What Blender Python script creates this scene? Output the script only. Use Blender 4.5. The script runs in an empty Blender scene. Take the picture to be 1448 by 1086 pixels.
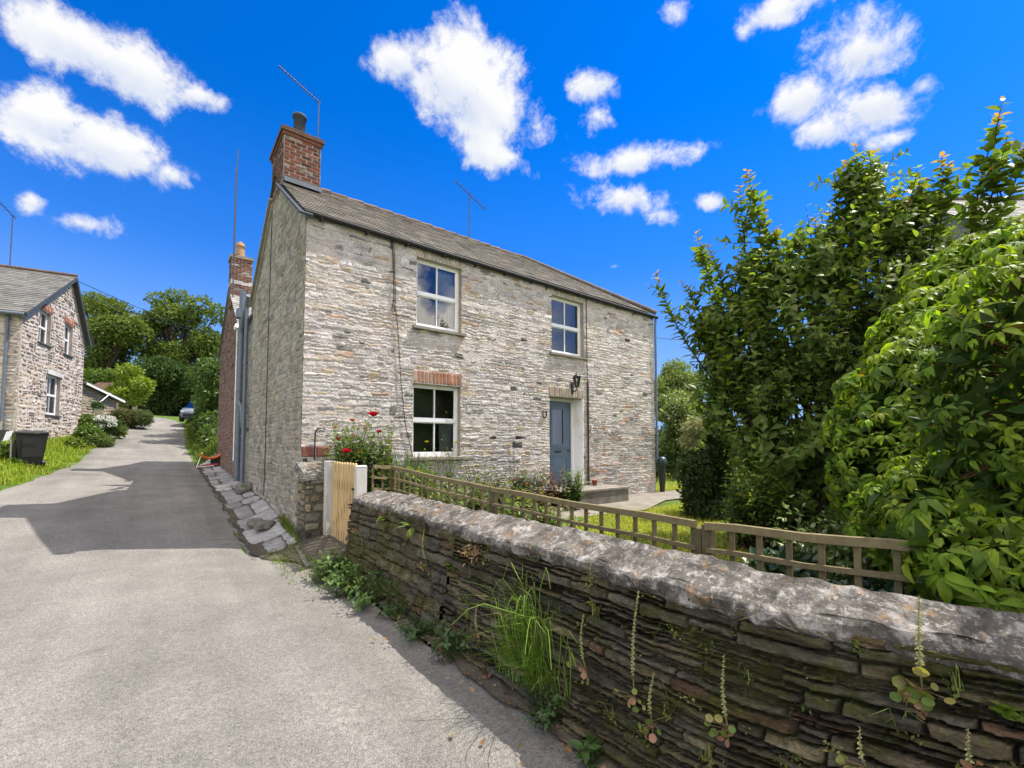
import bpy, math, random
import numpy as np
from mathutils import Vector
from math import sin, cos, pi, radians
SC = bpy.context.scene
COL = SC.collection
# ---------------------------------------------------------------- site frame
X0, Y0, TH = -3.507, 7.4474, 0.6646          # near corner of the cottage, bearing of its front
LN, ZE, ZR, TR, DP, UH = 9.978, 5.717, 7.605, 2.672, 5.579, 6.92
EYE = 1.71
PIT, F = 0.0512, 632.1
CY = 628.55 - F * math.tan(PIT)
DV = np.array([cos(TH), sin(TH)]); GV = np.array([-sin(TH), cos(TH)])
def W(u, t, z=0.0):
    return Vector((X0 + u * DV[0] + t * GV[0], Y0 + u * DV[1] + t * GV[1], z))
def ray(x, y):
    a, b = (x - 724) / F, (CY - y) / F
    return np.array([a, cos(PIT) - b * sin(PIT), sin(PIT) + b * cos(PIT)])
def at(x, y, Y):                              # photo point at a chosen distance
    r = ray(x, y); k = Y / r[1]
    return Vector((k * r[0], Y, EYE + k * r[2]))
C2 = np.array([X0, Y0])
def TZ(x, y, u):
    r = ray(x, y); k = np.dot(DV, C2 + u * DV) / np.dot(DV, r[:2]); p = k * r[:2]
    return float(np.dot(p - C2, GV)), EYE + k * r[2]
def UZ(x, y, t):
    r = ray(x, y); k = np.dot(GV, C2 + t * GV) / np.dot(GV, r[:2]); p = k * r[:2]
    return float(np.dot(p - C2, DV)), EYE + k * r[2]
def ut(p):
    q = np.array([p[0], p[1]]) - C2
    return float(np.dot(q, DV)), float(np.dot(q, GV))
# ---------------------------------------------------------------- objects
def thing(name, label, cat, loc=(0, 0, 0), rz=0.0, group=None):
    o = bpy.data.objects.new(name, None); COL.objects.link(o)
    o.location = loc; o.rotation_euler = (0, 0, rz); o.empty_display_size = .2
    return tag(o, label, cat, group)
def tag(o, label, cat, group=None, kind=None):
    if label: o['label'] = label
    if cat: o['category'] = cat
    if group: o['group'] = group
    if kind: o['kind'] = kind
    return o
def struct(o): o['kind'] = 'structure'; return o
def dup(o, loc=None, rz=None, label=None, scale=None, parent=None):
    c = o.copy(); COL.objects.link(c)
    if parent is not None: c.parent = parent
    if loc is not None: c.location = loc
    if rz is not None: c.rotation_euler = (c.rotation_euler[0], c.rotation_euler[1], rz)
    if scale is not None: c.scale = (scale,) * 3
    if label: c['label'] = label
    for ch in list(o.children): dup(ch, parent=c)
    return c
class MB:
    def __init__(s): s.b = []; s.n = 0
    def add(s, V, F, col=(1, 1, 1), mi=0, smooth=False):
        V = np.asarray(V, dtype=np.float32).reshape(-1, 3)
        c = np.asarray(col, dtype=np.float32)
        if c.ndim == 1: c = np.tile(c[:3], (len(V), 1))
        if not isinstance(F, (list, tuple)) : F = [F]
        Fs = []
        if len(F) and not isinstance(F[0], np.ndarray):
            g = {}
            for f in F: g.setdefault(len(f), []).append(f)
            Fs = [np.array(x, dtype=np.int32) for x in g.values()]
        else: Fs = list(F)
        s.b.append((V, [f + s.n for f in Fs], c, mi, smooth)); s.n += len(V)
    def box(s, x0, x1, y0, y1, z0, z1, col=(1, 1, 1), mi=0):
        V = [(x0, y0, z0), (x1, y0, z0), (x1, y1, z0), (x0, y1, z0), (x0, y0, z1), (x1, y0, z1), (x1, y1, z1), (x0, y1, z1)]
        s.add(V, [(0, 3, 2, 1), (4, 5, 6, 7), (0, 1, 5, 4), (1, 2, 6, 5), (2, 3, 7, 6), (3, 0, 4, 7)], col, mi)
    def bar(s, a, b, w, h, col=(1, 1, 1), mi=0, up=(0, 0, 1)):
        a = np.array(a, float); b = np.array(b, float); d = b - a; L = np.linalg.norm(d)
        if L < 1e-6: return
        d /= L; up = np.array(up, float)
        if abs(np.dot(up, d)) > .98: up = np.array([1., 0, 0])
        x = np.cross(d, up); x /= np.linalg.norm(x); y = np.cross(x, d)
        V = []
        for q in (a, b):
            for i, j in ((-1, -1), (1, -1), (1, 1), (-1, 1)): V.append(q + x * w / 2 * i + y * h / 2 * j)
        s.add(V, [(0, 1, 2, 3), (7, 6, 5, 4), (0, 4, 5, 1), (1, 5, 6, 2), (2, 6, 7, 3), (3, 7, 4, 0)], col, mi)
    def tube(s, pts, r, n=8, col=(1, 1, 1), mi=0, cap=True):
        pts = [np.array(p, float) for p in pts]; m = len(pts)
        if np.isscalar(r): r = [r] * m
        V = []; ref = None
        for i, p in enumerate(pts):
            d = pts[min(i + 1, m - 1)] - pts[max(i - 1, 0)]; d = d / (np.linalg.norm(d) + 1e-9)
            if ref is None:
                ref = np.array([0, 0, 1.]) if abs(d[2]) < .9 else np.array([1., 0, 0])
            x = np.cross(d, ref); x /= np.linalg.norm(x) + 1e-9; y = np.cross(x, d); ref = y
            for k in range(n):
                a = 2 * pi * k / n; V.append(p + (x * cos(a) + y * sin(a)) * r[i])
        Fc = [(i * n + k, i * n + (k + 1) % n, (i + 1) * n + (k + 1) % n, (i + 1) * n + k) for i in range(m - 1) for k in range(n)]
        s.add(V, Fc, col, mi, True)
        if cap:
            s.add(V[:n], [tuple(range(n))[::-1]], col, mi); s.add(V[-n:], [tuple(range(n))], col, mi)
    def lathe(s, prof, c=(0, 0, 0), n=16, col=(1, 1, 1), mi=0):
        V = [(c[0] + r * cos(2 * pi * k / n), c[1] + r * sin(2 * pi * k / n), c[2] + z) for r, z in prof for k in range(n)]
        Fc = [(i * n + k, i * n + (k + 1) % n, (i + 1) * n + (k + 1) % n, (i + 1) * n + k) for i in range(len(prof) - 1) for k in range(n)]
        s.add(V, Fc, col, mi, True)
    def build(s, name, mats, parent=None, loc=None):
        me = bpy.data.meshes.new(name); o = bpy.data.objects.new(name, me); COL.objects.link(o)
        if not isinstance(mats, (list, tuple)): mats = [mats]
        for m in mats: me.materials.append(m)
        if parent is not None: o.parent = parent
        if loc is not None: o.location = loc
        if not s.b: return o
        V = np.concatenate([b[0] for b in s.b]); C = np.concatenate([b[2] for b in s.b])
        lo = []; st = []; mi = []; sm = []; p = 0
        for b in s.b:
            for f in b[1]:
                m, k = f.shape; lo.append(f.ravel()); st.append(p + np.arange(m) * k); p += m * k
                mi.append(np.full(m, b[3])); sm.append(np.full(m, b[4]))
        lo = np.concatenate(lo).astype(np.int32); st = np.concatenate(st).astype(np.int32)
        me.vertices.add(len(V)); me.vertices.foreach_set('co', V.ravel())
        me.loops.add(len(lo)); me.loops.foreach_set('vertex_index', lo)
        me.polygons.add(len(st)); me.polygons.foreach_set('loop_start', st)
        me.polygons.foreach_set('material_index', np.concatenate(mi).astype(np.int32))
        me.polygons.foreach_set('use_smooth', np.concatenate(sm).astype(bool))
        a = me.attributes.new('Col', 'FLOAT_COLOR', 'POINT')
        a.data.foreach_set('color', np.concatenate([C, np.ones((len(C), 1), np.float32)], 1).ravel())
        me.update(calc_edges=True)
        return o
# ---------------------------------------------------------------- materials
class N:
    def __init__(s, name):
        s.m = bpy.data.materials.new(name); s.m.use_nodes = True; s.t = s.m.node_tree; s.t.nodes.clear()
        s.out = s.n('ShaderNodeOutputMaterial')
    def n(s, ty, **k):
        x = s.t.nodes.new(ty)
        for a, b in k.items():
            if a.startswith('i_'): x.inputs[a[2:].replace('_', ' ')].default_value = b
            else: setattr(x, a, b)
        return x
    def l(s, a, b): s.t.links.new(a, b)
    def tc(s, scale=(1, 1, 1)):
        c = s.n('ShaderNodeTexCoord'); m = s.n('ShaderNodeMapping'); m.inputs['Scale'].default_value = scale
        s.l(c.outputs['Object'], m.inputs['Vector']); return m.outputs['Vector']
    def noise(s, vec, scale, detail=4, rough=.6, dist=0):
        x = s.n('ShaderNodeTexNoise'); x.inputs['Scale'].default_value = scale; x.inputs['Detail'].default_value = detail
        x.inputs['Roughness'].default_value = rough; x.inputs['Distortion'].default_value = dist
        s.l(vec, x.inputs['Vector']); return x.outputs['Fac']
    def ramp(s, fac, stops):
        r = s.n('ShaderNodeValToRGB'); e = r.color_ramp.elements
        while len(e) < len(stops): e.new(.5)
        for q, (p, c) in zip(e, stops):
            q.position = p; q.color = (*(c if hasattr(c, '__len__') else (c,) * 3), 1)
        s.l(fac, r.inputs['Fac']); return r.outputs['Color']
    def mix(s, fac, a, b, mode='MIX'):
        x = s.n('ShaderNodeMixRGB', blend_type=mode)
        for i, v in ((0, fac), (1, a), (2, b)):
            if hasattr(v, 'is_linked') or hasattr(v, 'links'): s.l(v, x.inputs[i])
            elif i == 0: x.inputs[0].default_value = v
            else: x.inputs[i].default_value = (*v[:3], 1) if hasattr(v, '__len__') else (v, v, v, 1)
        return x.outputs[0]
    def attr(s):
        a = s.n('ShaderNodeAttribute', attribute_name='Col'); return a.outputs['Color']
    def fin(s, col, rough=.8, spec=.3, bump=None, dist=.02, strength=.6, metal=0, trans=0, tcol=None):
        b = s.n('ShaderNodeBsdfPrincipled')
        if hasattr(col, 'links'): s.l(col, b.inputs['Base Color'])
        else: b.inputs['Base Color'].default_value = (*col, 1)
        if hasattr(rough, 'links'): s.l(rough, b.inputs['Roughness'])
        else: b.inputs['Roughness'].default_value = rough
        b.inputs['Specular IOR Level'].default_value = spec; b.inputs['Metallic'].default_value = metal
        if bump is not None:
            x = s.n('ShaderNodeBump'); x.inputs['Strength'].default_value = strength; x.inputs['Distance'].default_value = dist
            s.l(bump, x.inputs['Height']); s.l(x.outputs[0], b.inputs['Normal'])
        sh = b.outputs[0]
        if trans:
            t = s.n('ShaderNodeBsdfTranslucent'); m = s.n('ShaderNodeMixShader'); m.inputs[0].default_value = trans
            c2 = s.mix(1.0, col, tcol or (1.25, 1.35, .45), 'MULTIPLY'); s.l(c2, t.inputs['Color'])
            s.l(sh, m.inputs[1]); s.l(t.outputs[0], m.inputs[2]); sh = m.outputs[0]
        s.l(sh, s.out.inputs['Surface']); return s.m
def simple(name, col, rough=.6, spec=.4, var=.12, vs=6., bs=40., bd=.003, metal=0, attr=False, stretch=(1, 1, 1)):
    k = N(name); v = k.tc(stretch); a = k.noise(v, vs, 6, .65)
    base = k.attr() if attr else col
    c = k.mix(1.0, base, k.ramp(a, [(.25, 1 - var * 1.6), (.75, 1 + var)]), 'MULTIPLY')
    return k.fin(c, rough, spec, k.noise(v, bs, 4), bd, .5, metal)
def mat_stone(name, bs=30, bd=.012, var=.25, stain=(.5, .45, .35), st=.3, stretch=(1, 1, 1), lich=None, rough=.9):
    k = N(name); v = k.tc(stretch); base = k.attr()
    c = k.mix(1.0, base, k.ramp(k.noise(v, 3.5, 8, .7), [(.28, 1 - var * 1.3), (.72, 1 + var * .7)]), 'MULTIPLY')
    c = k.mix(1.0, c, k.ramp(k.noise(v, 42, 6, .7), [(.3, 1 - var), (.7, 1 + var * .8)]), 'MULTIPLY')
    fac = k.ramp(k.noise(v, 1.7, 6, .65, .4), [(.5, 0), (.72, st)])
    c = k.mix(fac, c, k.mix(1.0, c, stain, 'MULTIPLY'))
    if lich:
        for (sc, lo, hi, col, amt) in lich:
            c = k.mix(k.ramp(k.noise(v, sc, 8, .68, .6), [(lo, 0), (hi, amt)]), c, col)
    h = k.mix(.5, k.noise(v, bs, 9, .72), k.noise(v, bs * .25, 5, .6))
    return k.fin(c, rough, .2, h, bd, .8)
MT = {}
MT['facade'] = mat_stone('limewashed_rubble', 30, .05, .2, (.7, .62, .5), .5)
MT['gable'] = mat_stone('pointed_rubble', 22, .02, .22, (.55, .52, .4), .5)
MT['wallstone'] = mat_stone('slate_rubble', 26, .05, .42, (.55, .5, .25), .6, (1, 1, 2.2),
    [(5, .57, .66, (.085, .088, .02), .6), (13, .61, .68, (.2, .19, .15), .6), (17, .67, .71, (.3, .2, .05), .7)])
MT['coping'] = mat_stone('lichen_slab', 24, .02, .3, (.5, .45, .4), .4, (1, 1, 1),
    [(10, .5, .6, (.31, .29, .27), .85), (38, .56, .64, (.4, .38, .35), .7), (5.5, .5, .6, (.045, .04, .034), .85), (16, .57, .63, (.05, .045, .04), .8), (8.5, .565, .63, (.19, .115, .055), .8), (70, .6, .68, (.4, .38, .35), .6), (24, .64, .68, (.3, .22, .06), .6)])
MT['brick'] = mat_stone('old_brick', 34, .008, .25, (.35, .3, .28), .5)
MT['slate'] = mat_stone('roof_slate', 30, .006, .16, (.75, .72, .5), .6, rough=.8)
MT['lead'] = simple('lead_grey', (.052, .062, .078), .75, .2, .15)
MT['black'] = simple('black_plastic', (.012, .012, .013), .35, .5, .1)
MT['gutter'] = simple('gutter_black', (.022, .021, .02), .7, .25, .25)
MT['greypipe'] = simple('grey_pipe', (.12, .145, .18), .45, .45, .14)
MT['white'] = simple('white_paint', (.78, .78, .78), .4, .45, .04, 3, 60, .001)
MT['whitewood'] = mat_stone('weathered_white_wood', 50, .004, .12, (.6, .55, .45), .5, (6, 6, 1))
MT['sill'] = mat_stone('sill_slate', 30, .006, .2)
MT['door'] = simple('blue_door_paint', (.098, .145, .205), .45, .4, .06, 4, 80, .0008)
MT['cream'] = mat_stone('cream_render', 18, .006, .08, (.75, .62, .42), .6)
MT['render'] = mat_stone('old_red_render', 14, .02, .25, (.6, .5, .42), .7)
MT['wood'] = mat_stone('green_grey_timber', 40, .004, .22, (.6, .62, .4), .6, (5, 5, 5))
MT['newwood'] = mat_stone('fresh_softwood', 40, .003, .14, (.75, .62, .42), .5, (5, 5, .8))
MT['dirt'] = mat_stone('soil', 30, .03, .35)
MT['terracotta'] = simple('terracotta', (.36, .12, .06), .8, .2, .25)
MT['rust'] = simple('rusty_iron', (.06, .045, .035), .7, .3, .4)
MT['bark'] = mat_stone('bark', 30, .02, .3)
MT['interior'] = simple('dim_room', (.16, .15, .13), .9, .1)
MT['curtain'] = simple('pale_curtain', (.62, .62, .62), .9, .1, .06)
MT['metal'] = simple('aerial_metal', (.09, .09, .095), .45, .5, .1, metal=.6)
MT['alu'] = simple('dull_metal', (.3, .3, .31), .5, .5, .1, metal=.5)
def leafmat(name, trans=.35, rough=.42, spec=.4, tcol=None):
    k = N(name); v = k.tc(); c = k.mix(1.0, k.attr(), k.ramp(k.noise(v, 9, 4, .6), [(.3, .78), (.7, 1.18)]), 'MULTIPLY')
    return k.fin(c, rough, spec, None, trans=trans, tcol=tcol)
MT['leaf'] = leafmat('leaf'); MT['leafgloss'] = leafmat('glossy_leaf', .22, .3, .5); MT['grass'] = leafmat('grass_blade', .4, .6, .2)
MT['petal'] = leafmat('petal', .3, .6, .2, (1, 1, 1)); MT['farleaf'] = leafmat('far_leaf', .3, .6, .2)
def glass():
    k = N('window_glass'); g = k.n('ShaderNodeBsdfGlossy'); g.inputs['Roughness'].default_value = .015; g.inputs['Color'].default_value = (.95, .97, 1, 1)
    t = k.n('ShaderNodeBsdfTransparent'); t.inputs['Color'].default_value = (.78, .8, .8, 1)
    fr = k.n('ShaderNodeFresnel'); fr.inputs['IOR'].default_value = 2.1
    v = k.tc(); b = k.n('ShaderNodeBump'); b.inputs['Strength'].default_value = .08; b.inputs['Distance'].default_value = .02
    k.l(k.noise(v, 2.2, 2), b.inputs['Height']); k.l(b.outputs[0], g.inputs['Normal'])
    m = k.n('ShaderNodeMixShader'); k.l(fr.outputs[0], m.inputs[0]); k.l(t.outputs[0], m.inputs[1]); k.l(g.outputs[0], m.inputs[2])
    k.l(m.outputs[0], k.out.inputs['Surface']); return k.m
MT['glass'] = glass()
def asphalt():
    k = N('asphalt'); v = k.tc()
    vo = k.n('ShaderNodeTexVoronoi'); vo.inputs['Scale'].default_value = 135; k.l(v, vo.inputs['Vector'])
    sp = k.n('ShaderNodeSeparateColor'); k.l(vo.outputs['Color'], sp.inputs[0])
    c = k.ramp(sp.outputs[0], [(.0, (.18, .169, .153)), (.35, (.24, .227, .208)), (.75, (.285, .27, .248)), (1, (.34, .325, .3))])
    c = k.mix(1.0, c, k.ramp(vo.outputs['Distance'], [(.1, 1.06), (.55, .84)]), 'MULTIPLY')
    c = k.mix(1.0, c, k.ramp(k.noise(v, 28, 6, .75), [(.3, .72), (.7, 1.22)]), 'MULTIPLY')
    c = k.mix(1.0, c, k.ramp(k.noise(v, 1.3, 8, .65), [(.3, .84), (.7, 1.12)]), 'MULTIPLY')
    c = k.mix(1.0, c, k.ramp(k.noise(v, .4, 5, .65, .6), [(.35, .84), (.65, 1.08)]), 'MULTIPLY')
    rt = k.n('ShaderNodeMapping'); rt.inputs['Rotation'].default_value = (0, 0, -TH); k.l(v, rt.inputs['Vector']); st = k.n('ShaderNodeMapping'); st.inputs['Scale'].default_value = (1.1, .07, 1); k.l(rt.outputs[0], st.inputs['Vector'])
    c = k.mix(1.0, c, k.ramp(k.noise(st.outputs[0], 1.6, 4, .55), [(.36, .87), (.62, 1.07)]), 'MULTIPLY')
    c = k.mix(k.ramp(k.noise(v, 1.9, 3, .5, .3), [(.66, 0), (.72, .35)]), c, (.11, .1, .088))
    c = k.mix(k.ramp(k.noise(v, 55, 2, .5), [(.69, 0), (.73, .85)]), c, (.05, .045, .04))
    return k.fin(c, .9, .15, k.mix(.5, vo.outputs['Distance'], k.noise(v, 40, 5, .7)), .014, 1.0)
MT['asphalt'] = asphalt()
def soilgrass():
    k = N('ground_cover'); v = k.tc()
    c = k.ramp(k.noise(v, .9, 8, .7), [(.35, (.06, .1, .018)), (.6, (.11, .17, .03)), (.8, (.16, .17, .06))])
    c = k.mix(1.0, c, k.ramp(k.noise(v, 30, 5, .7), [(.3, .6), (.7, 1.3)]), 'MULTIPLY')
    return k.fin(c, .95, .1, k.noise(v, 40, 5, .7), .04, .8)
MT['ground'] = soilgrass(); MT['flag'] = mat_stone('pale_flagstone', 26, .03, .3, (.45, .45, .36), .7, lich=[(4, .55, .66, (.1, .1, .06), .6)])
# ---------------------------------------------------------------- masonry and slates
def masonry(mb, O, U, V, Nn, Wd, Ht, ch=(.05, .11), ln=(.12, .4), relief=(.004, .02), gap=.008, holes=(), inside=None, colf=None, wav=.012, seed=1, bev=.35, round_=.4, brick=False, mi=0):
    R = random.Random(seed); O, U, V, Nn = [np.array(x, float) for x in (O, U, V, Nn)]
    y = 0.0; VV = []; FF = []; CC = []; base = 0; ci = 0
    ph = [R.uniform(0, 6) for _ in range(4)]
    def wv(x, yy): return wav * (sin(x * 1.7 + ph[0] + yy * 2) + .6 * sin(x * 4.1 + ph[1] + yy * 5))
    while y < Ht:
        h = R.uniform(*ch) if not brick else ch[0]
        h = min(h, Ht - y + .001)
        x = -R.uniform(0, ln[0]) if not brick else (-ln[0] / 2 if ci % 2 else 0)
        ci += 1
        while x < Wd:
            l = R.uniform(*ln) * (1.0 if brick else (.6 + .8 * R.random())); x1 = x + l
            cells = [(x, x1, y, y + h)]
            if not brick and R.random() < .28 and h > ch[0] * 1.2:
                m = y + h * R.uniform(.35, .65); cells = [(x, x1, y, m), (x, x1, m, y + h)]
            for (a, b, c, d) in cells:
                parts = [(max(a, 0), min(b, Wd))]
                for (hx0, hx1, hz0, hz1) in holes:
                    if c < hz1 and d > hz0:
                        np_ = []
                        for (p, q) in parts:
                            if q <= hx0 or p >= hx1: np_.append((p, q))
                            else:
                                if p < hx0: np_.append((p, hx0))
                                if q > hx1: np_.append((hx1, q))
                        parts = np_
                for (p, q) in parts:
                    if q - p < .03: continue
                    if inside and not inside((p + q) / 2, (c + d) / 2): continue
                    w_, h_ = q - p, d - c; g = gap * R.uniform(.6, 1.6)
                    xa, xb, ya, yb = p + g, q - g, c + g * .8, d - g * .8
                    if xb - xa < .015 or yb - ya < .01: continue
                    k = min(xb - xa, yb - ya) * round_
                    j = lambda s: R.uniform(0, 1) * k * s
                    pts = [(xa + j(1.4), ya + j(.3)), (xb - j(1.4), ya + j(.3)), (xb - j(.4), ya + j(.9)), (xb - j(.4), yb - j(.9)),
                           (xb - j(1.4), yb - j(.3)), (xa + j(1.4), yb - j(.3)), (xa + j(.4), yb - j(.9)), (xa + j(.4), ya + j(.9))]
                    cx, cy = (xa + xb) / 2, (ya + yb) / 2
                    rl = R.uniform(*relief); tx, ty = R.uniform(-.3, .3) * rl / max(w_, .1), R.uniform(-.5, .5) * rl / max(h_, .05)
                    col = colf(R, cx, cy)
                    bx = min(bev * (xb - xa) * .5, .02 + .3 * (yb - ya)); by = bev * (yb - ya) * .5
                    vs = []
                    for (px, py) in pts: vs.append((px, py, -.01))
                    for (px, py) in pts: vs.append((px + (cx - px) / max(abs(cx - px), 1e-4) * bx * .35, py + (cy - py) * bev * .5, rl * .75 + (px - cx) * tx + (py - cy) * ty))
                    for (px, py) in pts: vs.append((px + (cx - px) / max(abs(cx - px), 1e-4) * min(bx, abs(cx - px)) * .95, py + (cy - py) * bev, rl + (px - cx) * tx + (py - cy) * ty + R.uniform(-.1, .1) * rl))
                    vs.append((cx + R.uniform(-.2, .2) * w_, cy, rl * R.uniform(.95, 1.15)))
                    for (px, py, pz) in vs:
                        py2 = py + (0 if brick else wv(px, y))
                        VV.append(O + U * px + V * py2 + Nn * pz); CC.append(col)
                    for i in range(8):
                        i2 = (i + 1) % 8
                        FF.append((base + i, base + i2, base + 8 + i2, base + 8 + i)); FF.append((base + 8 + i, base + 8 + i2, base + 16 + i2, base + 16 + i))
                        FF.append((base + 16 + i, base + 16 + i2, base + 24))
                    base += 25
            x = x1
        y += h
    if VV: mb.add(VV, FF, np.array(CC), mi)
def slates(mb, O, U, V, Nn, Wd, Ls, course=.19, sw=(.2, .32), xmax=None, xmin=None, seed=3, tone=(.13, .125, .12), th=.013):
    R = random.Random(seed); O, U, V, Nn = [np.array(x, float) for x in (O, U, V, Nn)]
    y = 0; VV = []; FF = []; CC = []; n = 0
    while y < Ls - .02:
        y1 = min(y + course * 1.12, Ls); x = -R.uniform(0, sw[0])
        xm = xmax(y) if xmax else Wd; xn = xmin(y) if xmin else 0
        while x < xm:
            x1 = x + R.uniform(*sw); a, b = max(x + .002, xn), min(x1 - .002, xm)
            if b - a > .02:
                e = th + R.uniform(0, .006); dy = R.uniform(-.006, .006); v = R.uniform(.75, 1.25); w = R.uniform(-.008, .008)
                c = (tone[0] * v + w, tone[1] * v, tone[2] * v - w * .5)
                for (px, py, pz) in ((a, y + dy, e), (b, y + dy + R.uniform(-.003, .003), e), (b, y1, .001), (a, y1, .001), (a, y + dy, -.004), (b, y + dy, -.004)):
                    VV.append(O + U * px + V * py + Nn * pz); CC.append(c)
                FF += [(n, n + 1, n + 2, n + 3), (n + 4, n + 5, n + 1, n), (n + 5, n + 2, n + 1), (n + 4, n, n + 3)]; n += 6
            x = x1
        y += course
    mb.add(VV, FF, np.array(CC))
def nrm(v): v = np.array(v, float); return v / np.linalg.norm(v)
def wallgrid(mb, O, U, V, Wd, Ht, holes, col, flip=False, mi=0):
    O, U, V = [np.array(x, float) for x in (O, U, V)]
    xs = sorted({0, Wd, *[h[0] for h in holes], *[h[1] for h in holes]}); ys = sorted({0, Ht, *[h[2] for h in holes], *[h[3] for h in holes]})
    for i in range(len(xs) - 1):
        for j in range(len(ys) - 1):
            cx, cy = (xs[i] + xs[i + 1]) / 2, (ys[j] + ys[j + 1]) / 2
            if any(h[0] < cx < h[1] and h[2] < cy < h[3] for h in holes): continue
            q = [O + U * a + V * b for a, b in ((xs[i], ys[j]), (xs[i + 1], ys[j]), (xs[i + 1], ys[j + 1]), (xs[i], ys[j + 1]))]
            mb.add(q, [(0, 1, 2, 3)] if not flip else [(3, 2, 1, 0)], col, mi)
# ---------------------------------------------------------------- leaves
def unit(a): return a / (np.linalg.norm(a, axis=1, keepdims=True) + 1e-9)
def leaves(mb, P, D, Nn, L, wr, col, fine=False, fold=.25, curl=.15, mi=0):
    n = len(P)
    if n == 0: return
    D = unit(D); S = unit(np.cross(D, Nn)); Nn = np.cross(S, D); L = np.asarray(L).reshape(-1, 1) * np.ones((n, 1)); w = L * wr * .5
    if not fine:
        V = np.stack([P, P + D * L * .45 + S * w + Nn * w * fold, P + D * L - Nn * L * curl, P + D * L * .45 - S * w + Nn * w * fold], 1).reshape(-1, 3)
        b = np.arange(n)[:, None] * 4
        mb.add(V, [np.concatenate([b + np.array([[0, 1, 2]]), b + np.array([[0, 2, 3]])]).astype(np.int32)], np.repeat(col, 4, 0), mi)
    else:
        m = lambda f, s, c: P + D * L * f + S * w * s + Nn * (w * fold * abs(s) - L * curl * c)
        V = np.stack([P, m(.33, 0, .02), m(.7, 0, .35), m(1, 0, 1), m(.25, -.9, .02), m(.62, -.8, .3), m(.25, .9, .02), m(.62, .8, .3)], 1).reshape(-1, 3)
        b = np.arange(n)[:, None] * 8
        T = np.concatenate([b + np.array([x]) for x in ([0, 6, 1], [0, 1, 4], [2, 7, 3], [2, 3, 5])]).astype(np.int32)
        Q = np.concatenate([b + np.array([x]) for x in ([1, 6, 7, 2], [1, 2, 5, 4])]).astype(np.int32)
        mb.add(V, [T, Q], np.repeat(col, 8, 0), mi, True)
def tint(rng, n, base, var=.25, alt=None, pa=0.0):
    c = np.tile(np.array(base, np.float32), (n, 1)) * (1 + (rng.random((n, 1)) * 2 - 1) * var)
    c[:, 0] *= 1 + (rng.random(n) - .5) * .3
    if alt is not None:
        k = rng.random(n) < pa; c[k] = np.array(alt) * (1 + (rng.random((k.sum(), 1)) - .5) * .4)
    return c
def clump_leaves(mb, rng, clumps, per, L, wr=.5, base=(.06, .1, .02), var=.3, alt=None, pa=0, shell=.55, up=.4, droop=0., fine=False, mi=0, curl=.15):
    """clumps: (centre, (rx,ry,rz)); leaves through the outer shell of each."""
    for c, r in clumps:
        r = np.array(r if hasattr(r, '__len__') else (r, r, r), float)
        n = max(8, int(min(.45 + per / 400, 2.3) * 12.6 * (r[0] * r[1] * r[2]) ** (2 / 3) / (L * L * wr * .5)))
        d = unit(rng.normal(size=(n, 3))); k = shell + (1 - shell) * rng.random((n, 1)) ** .6
        k *= 1 + .18 * np.sin(d[:, :1] * 5 + c[0]) * np.sin(d[:, 1:2] * 6 + c[1]) + .1 * rng.normal(size=(n, 1))
        P = np.array(c) + d * r * k
        Nn = unit(d * .6 + rng.normal(size=(n, 3)) * .55 + np.array([0, 0, up]))
        D = unit(d * .7 + rng.normal(size=(n, 3)) * .8 + np.array([0, 0, -droop]))
        leaves(mb, P, D, Nn, L * (.6 + .8 * rng.random(n)), wr, tint(rng, n, base, var, alt, pa), fine, curl=curl, mi=mi)
def shoot(mb, wood, rng, a, b, n, L, base, tipc=None, bend=.15, wr=.5, r=.012, start=.3, fine=True, var=.25, droop=.1):
    """one leafy stem from a to b, leaves alternating along it"""
    a = np.array(a, float); b = np.array(b, float); d = b - a; ln = np.linalg.norm(d)
    side = unit(np.cross(d, rng.normal(size=3))[None])[0] * ln * bend
    f = lambda s: a + d * np.asarray(s)[..., None] + side * np.sin(np.asarray(s) * pi * .9)[..., None]
    s = np.linspace(0, 1, 6)
    wood.tube([f(x) for x in s], [r * (1 - .8 * x) for x in s], 5, (.06, .045, .03), cap=False)
    s = np.linspace(start, 1, n) + rng.normal(size=n) * .01; s = np.clip(s, 0, 1)
    P = f(s); ax = unit(f(np.clip(s + .05, 0, 1.05)) - f(s - .02))
    k = np.arange(n) * 2.4 + rng.random() * 6
    ref = unit(np.cross(ax, np.array([[.3, .9, .2]]))); ref2 = np.cross(ax, ref)
    rad = ref * np.cos(k)[:, None] + ref2 * np.sin(k)[:, None]
    D = unit(rad + ax * .55 + rng.normal(size=(n, 3)) * .2 - np.array([0, 0, droop])); Nn = unit(ax * .8 - rad * .3 + np.array([0, 0, .7]) + rng.normal(size=(n, 3)) * .15)
    c = tint(rng, n, base, var)
    if tipc is not None:
        w = np.clip((s - .86) / .14, 0, 1)[:, None]; c = c * (1 - w) + np.array(tipc) * w
    leaves(mb, P, D, Nn, L * (.65 + .5 * rng.random(n)) * (1 - .45 * np.clip((s - .75) / .25, 0, 1)), wr, c, fine)
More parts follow.
